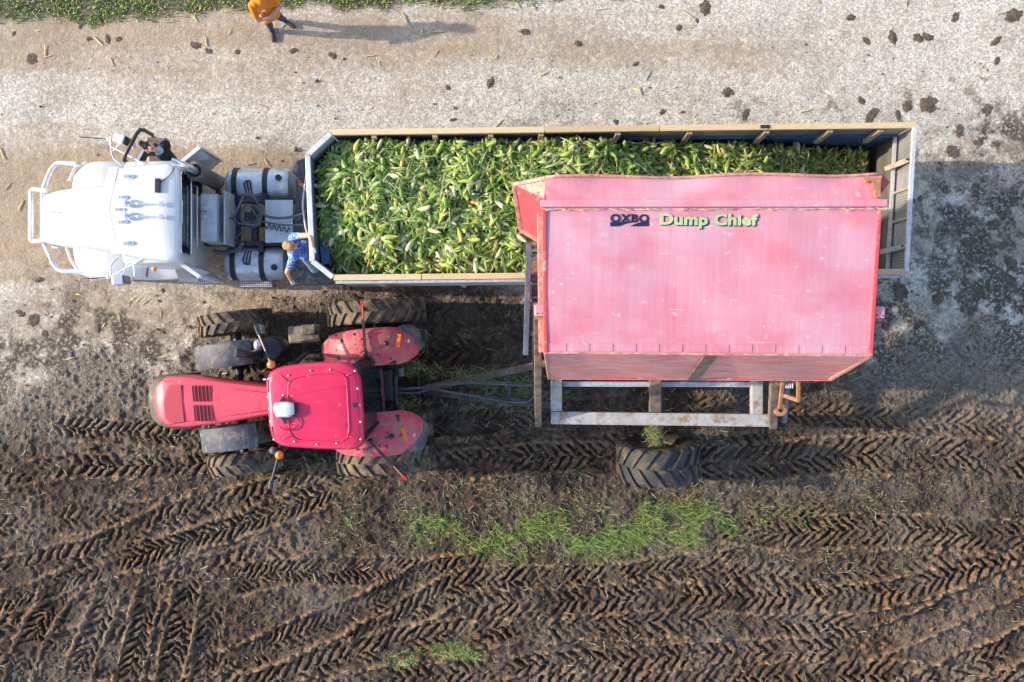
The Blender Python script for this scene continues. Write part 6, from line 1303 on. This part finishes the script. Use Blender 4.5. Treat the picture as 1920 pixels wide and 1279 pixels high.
# straw and chaff trodden into the mud
lr = np.random.RandomState(8); n = 8500; lx = lr.uniform(-11, 11, n); ly = lr.uniform(-7.6, 3.2, n); mk_ = (sample(gravel, lx, ly) < 0.75) & (lr.rand(n) < 0.25 + 0.75 * sst(0.42, 0.62, fbm(lx, ly, 1.1, 3, ox=88))); lx = lx[mk_]; ly = ly[mk_]; n = len(lx)
a = lr.uniform(0, 6.28, n); L = lr.uniform(0.02, 0.09, n); w_ = lr.uniform(0.002, 0.006, n); z = sample(HH, lx, ly) + lr.uniform(0.008, 0.03, n); tl = lr.normal(0, 0.25, n)
vs = np.zeros((n, 4, 3)); 
for k, (u, v) in enumerate(((-1, -1), (1, -1), (1, 1), (-1, 1))):
    vs[:, k, 0] = lx + np.cos(a) * L * u - np.sin(a) * w_ * v; vs[:, k, 1] = ly + np.sin(a) * L * u + np.cos(a) * w_ * v; vs[:, k, 2] = z + tl * L * u
m_ = bpy.data.meshes.new('straw_litter'); m_.from_pydata(vs.reshape(-1, 3).tolist(), [], np.arange(n * 4).reshape(-1, 4).tolist())
set_tint(m_, np.repeat(np.array([(0.42, 0.34, 0.2), (0.3, 0.23, 0.13), (0.5, 0.44, 0.3), (0.22, 0.16, 0.09)])[lr.randint(0, 4, n)], 4, 0)); m_.materials.append(MAT['foliage'])
o = bpy.data.objects.new('straw_litter', m_); COL.objects.link(o); tag(o, 'short straw and chaff trodden into the field mud', None, None, 'stuff')
# stuff caught on the machines: grass on the cart axle, trash on drawbar and linkage
def tuft(name, label, c, ext, n, parent, seed, cols=GREEN + DRY):
    r_ = np.random.RandomState(seed); mb = MB(); me_v = []; me_f = []; cl = []
    for i in range(n):
        p = np.array(c) + r_.normal(0, 1, 3) * np.array(ext) * 0.5; a = r_.uniform(0, 6.28); e = r_.normal(0, 0.5); d = np.array([math.cos(a) * math.cos(e), math.sin(a) * math.cos(e), math.sin(e)]) * r_.uniform(0.03, 0.11); s = np.cross(d, r_.normal(0, 1, 3)); s = s / (np.linalg.norm(s) + 1e-6) * 0.004
        b = len(me_v); me_v += [tuple(p - d - s), tuple(p - d + s), tuple(p + d + s), tuple(p + d - s)]; me_f.append((b, b + 1, b + 2, b + 3)); cl += [np.array(cols[r_.randint(len(cols))]) * r_.uniform(0.7, 1.2)] * 4
    inv = rootmat(parent).inverted(); m_ = bpy.data.meshes.new(name); m_.from_pydata([tuple(inv @ Vector(v)) for v in me_v], [], me_f); set_tint(m_, np.clip(np.array(cl), 0, 1)); m_.materials.append(MAT['foliage'])
    o = bpy.data.objects.new(name, m_); COL.objects.link(o); o.parent = parent; o['kind'] = 'stuff'; o['label'] = label; return o
tuft('caught_grass', 'clump of grass wound round the cart axle', (2.76, -1.78, 1.0), (0.15, 0.28, 0.22), 620, dc, 1, DRY + GREEN[:3])
p = W(900, 706, 0.75); tuft('caught_grass', 'dry grass hanging on the drawbar', p, (0.9, 0.16, 0.12), 500, dc, 2)
p = W(960, 738, 0.75); tuft('caught_grass', 'dry grass hanging on the drawbar', p, (0.9, 0.30, 0.1), 450, dc, 3)
p = W(755, 690, 0.9); tuft('caught_grass', 'green trash caught in the rear linkage', p, (0.55, 0.16, 0.2), 420, tc_, 4)
p = W(745, 760, 0.9); tuft('caught_grass', 'green trash caught in the rear linkage', p, (0.45, 0.16, 0.2), 380, tc_, 5)
# bits of mud and leaf on the red mudguards
for sg in (1, -1):
    r_ = random.Random(60 + sg); mb = MB()
    for i in range(46):
        aa = R(r_.uniform(62, 128)); y = sg * (r_.uniform(0.5, 1.02) + (0.12 if sg < 0 else 0)); rad = 1.07 + 0.012
        c = Vector(((-0.09 if sg < 0 else -0.08) + rad * math.cos(aa), y, 0.93 + rad * math.sin(aa))); s = r_.uniform(0.008, 0.03)
        mb.sphere(c, s, 6, 4, (r_.uniform(0.7, 1.8), r_.uniform(0.7, 1.6), 0.6))
    o = lb(mb, 'dried_mud', 'mud_clod'); o['kind'] = 'stuff'
# mud clods dropped on the road, one by one
CL = []
for i in range(7):
    r_ = random.Random(200 + i); mb = MB()
    for k in range(r_.randint(6, 11)):
        mb.sphere((r_.uniform(-0.07, 0.07) if k else 0, r_.uniform(-0.08, 0.08) if k else 0, 0.0), 0.095 if k == 0 else r_.uniform(0.035, 0.08), 9, 6, (1, r_.uniform(0.8, 1.3), r_.uniform(0.12, 0.24)), Matrix.Rotation(r_.uniform(0, 3), 3, 'Z'))
    for v in mb.v: v += Vector((math.sin(v.y * 70 + i), math.cos(v.x * 65), math.sin(v.x * 80 + v.y * 60) * 0.4)) * 0.017
    CL.append(unit('mud_clod', mb, 'mud_clod', True))
clods = [(165, 72, 0.9), (202, 73, 0.85), (223, 74, 0.8), (150, 50, 0.6), (25, 63, 0.7), (60, 110, 1.6), (367, 86, 1.2), (392, 97, 1.0), (445, 97, 0.8), (550, 95, 1.0), (625, 106, 1.2), (985, 61, 1.1), (1084, 82, 1.0), (1240, 12, 0.9), (1322, 15, 1.4), (1307, 39, 0.5), (1274, 52, 0.7), (1595, 33, 1.1), (1625, 77, 0.9), (1674, 70, 1.3), (1722, 72, 1.2), (1740, 70, 1.1), (1867, 77, 1.2), (1792, 32, 0.9), (1900, 30, 1.7), (1870, 114, 1.0), (1364, 173, 1.4), (1192, 120, 0.8), (1397, 215, 1.1), (1242, 210, 0.7), (1632, 218, 1.6), (1615, 190, 0.9), (1700, 200, 1.0), (1738, 196, 1.7), (1683, 216, 0.9), (1852, 205, 1.2), (1800, 245, 1.3), (1786, 285, 1.5), (1836, 268, 0.9), (920, 155, 1.4), (840, 165, 0.9), (850, 225, 0.8), (1155, 228, 0.9), (1710, 377, 0.8), (1725, 372, 0.7), (1864, 420, 1.5), (1880, 405, 1.0), (1815, 455, 1.2), (1895, 495, 1.6), (1890, 520, 1.2), (1760, 560, 1.8), (1690, 545, 1.8), (1833, 545, 1.1), (1870, 580, 0.9), (1725, 620, 2.0), (1660, 612, 1.4), (1820, 585, 0.8), (75, 525, 0.9), (65, 600, 2.2), (40, 590, 1.3), (85, 625, 1.2), (305, 545, 1.0), (185, 615, 0.8)]
rq = random.Random(9)
for (px, py, s) in clods:
    x, y, _ = W(px, py); o = bpy.data.objects.new('mud_clod', CL[rq.randrange(7)]); COL.objects.link(o); o.location = (x, y, gz(x, y) + 0.004); o.rotation_euler = (0, 0, rq.uniform(0, 6.28)); s2 = s * (0.62 if px < 1200 else 0.8); o.scale = (s2 * rq.uniform(0.6, 1.1), s2 * rq.uniform(0.7, 1.3), min(1, s) * 0.6)
    rg_ = 'beside the verge above the white truck' if px < 700 and py < 200 else 'by the bull bar and bonnet of the truck' if px < 700 else 'on the road beyond the middle of the trailer' if px < 1500 and py < 240 else 'on the road beyond the rear corner of the trailer' if py < 300 else 'in the shade behind the trailer gate'
    tag(o, ('large' if s > 1.25 else 'small' if s < 0.95 else 'middling') + ' flattened clod of dark mud ' + rg_, 'mud clod', 'mud clods on the gravel')
# pieces of corn stalk and husk on the road
STK = unit('stalk_piece', MB().tube([(-0.11, 0, 0.012), (-0.03, 0.004, 0.013), (0.05, -0.003, 0.012), (0.11, 0.006, 0.012)], [0.009, 0.011, 0.011, 0.007], 6), 'stalk', True)
LEAFP = unit('leaf_piece', MB().slab([(-0.10, -0.01, 0.012), (0.0, -0.022, 0.02), (0.11, 0.0, 0.012), (0.0, 0.018, 0.02)], 0.004), 'husk_bit')
bits = [(65, 27), (110, 40), (70, 57), (85, 95), (90, 106), (123, 117), (185, 78), (210, 116), (365, 36), (387, 78), (362, 115), (430, 60), (533, 47), (490, 198), (710, 116), (695, 105), (760, 35), (790, 60), (822, 60), (818, 100), (930, 106), (935, 232), (1000, 12), (970, 10), (1125, 18), (1290, 28), (1530, 5), (1700, 5), (1645, 32), (1840, 125), (1880, 24), (1215, 142), (1193, 168), (1200, 172), (1160, 163), (1300, 218), (1060, 228), (1510, 208), (1018, 138), (500, 305), (470, 308), (147, 552), (248, 561), (272, 566), (257, 563), (222, 595), (195, 610), (300, 588), (160, 243), (5, 288), (48, 523), (40, 385), (15, 350), (130, 672), (308, 668)]
for i, (px, py) in enumerate(bits):
    x, y, _ = W(px, py); lf = (i % 3 == 2) or py > 500; o = bpy.data.objects.new('corn_leaf' if lf else 'corn_stalk', LEAFP if lf else STK); COL.objects.link(o); o.location = (x, y, gz(x, y) + 0.006); o.rotation_euler = (rq.gauss(0, 0.06), rq.gauss(0, 0.08), rq.uniform(0, 6.28)); s = rq.uniform(0.7, 1.25); o.scale = (s, s, s)
    wh = 'above the white truck' if px < 640 and py < 300 else 'by the front of the white truck' if py > 285 and px < 700 else 'beyond the trailer' if px < 1300 else 'towards the top right corner'
    if lf: tag(o, 'loose strip of corn leaf on the ground ' + wh, 'corn leaf', 'loose corn leaves on the ground')
    else: tag(o, 'dry piece of corn stalk on the gravel ' + wh, 'corn stalk', 'loose corn stalks on the road')

# crumbs of mud thrown up beside the ruts
kr = np.random.RandomState(31); n = 19000; kx = kr.uniform(-11, 11, n); ky = kr.uniform(-7.6, 7.2, n); kp = (kr.rand(n) < 0.2 + 0.8 * sst(0.40, 0.62, fbm(kx, ky, 1.4, 3, ox=61))) & ((sample(gravel, kx, ky) < 0.6) | (kr.rand(n) < 0.8 * sample(carry, kx, ky) + 0.02)); kx = kx[kp]; ky = ky[kp]; n = len(kx)
oc = np.array([(1, 0, 0), (0, 1, 0), (-1, 0, 0), (0, -1, 0), (0, 0, 1), (0, 0, -0.6), (0.7, 0.7, 0.4), (-0.7, 0.6, 0.5), (-0.6, -0.7, 0.4), (0.7, -0.6, 0.5)], float)
of = [(0, 6, 4), (6, 1, 4), (1, 7, 4), (7, 2, 4), (2, 8, 4), (8, 3, 4), (3, 9, 4), (9, 0, 4), (0, 5, 6), (6, 5, 1), (1, 5, 7), (7, 5, 2), (2, 5, 8), (8, 5, 3), (3, 5, 9), (9, 5, 0)]
sz = np.exp(kr.normal(-4.15, 0.45, n)); az = kr.uniform(0, 6.28, n); jit = kr.uniform(0.6, 1.3, (n, 10, 1))
vv = oc[None] * jit * sz[:, None, None]; ca, sa = np.cos(az)[:, None], np.sin(az)[:, None]
vv = np.stack([vv[..., 0] * ca - vv[..., 1] * sa * 0.8 + kx[:, None], vv[..., 0] * sa + vv[..., 1] * ca * 0.8 + ky[:, None], vv[..., 2] * 0.8 + (sample(HH, kx, ky) + sz * 0.35)[:, None]], -1)
fa = (np.array(of)[None] + (np.arange(n) * 10)[:, None, None]).reshape(-1, 3)
m_ = bpy.data.meshes.new('mud_crumbs'); m_.from_pydata(vv.reshape(-1, 3).tolist(), [], fa.tolist()); set_tint(m_, np.repeat(np.array([(0.09, 0.06, 0.042), (0.15, 0.095, 0.058), (0.22, 0.135, 0.075), (0.06, 0.045, 0.036)])[kr.randint(0, 4, n)], 10, 0)); m_.materials.append(MAT['foliage'])
o = bpy.data.objects.new('mud_crumbs', m_); COL.objects.link(o); tag(o, 'loose crumbs of mud scattered over the field and road', None, None, 'stuff')
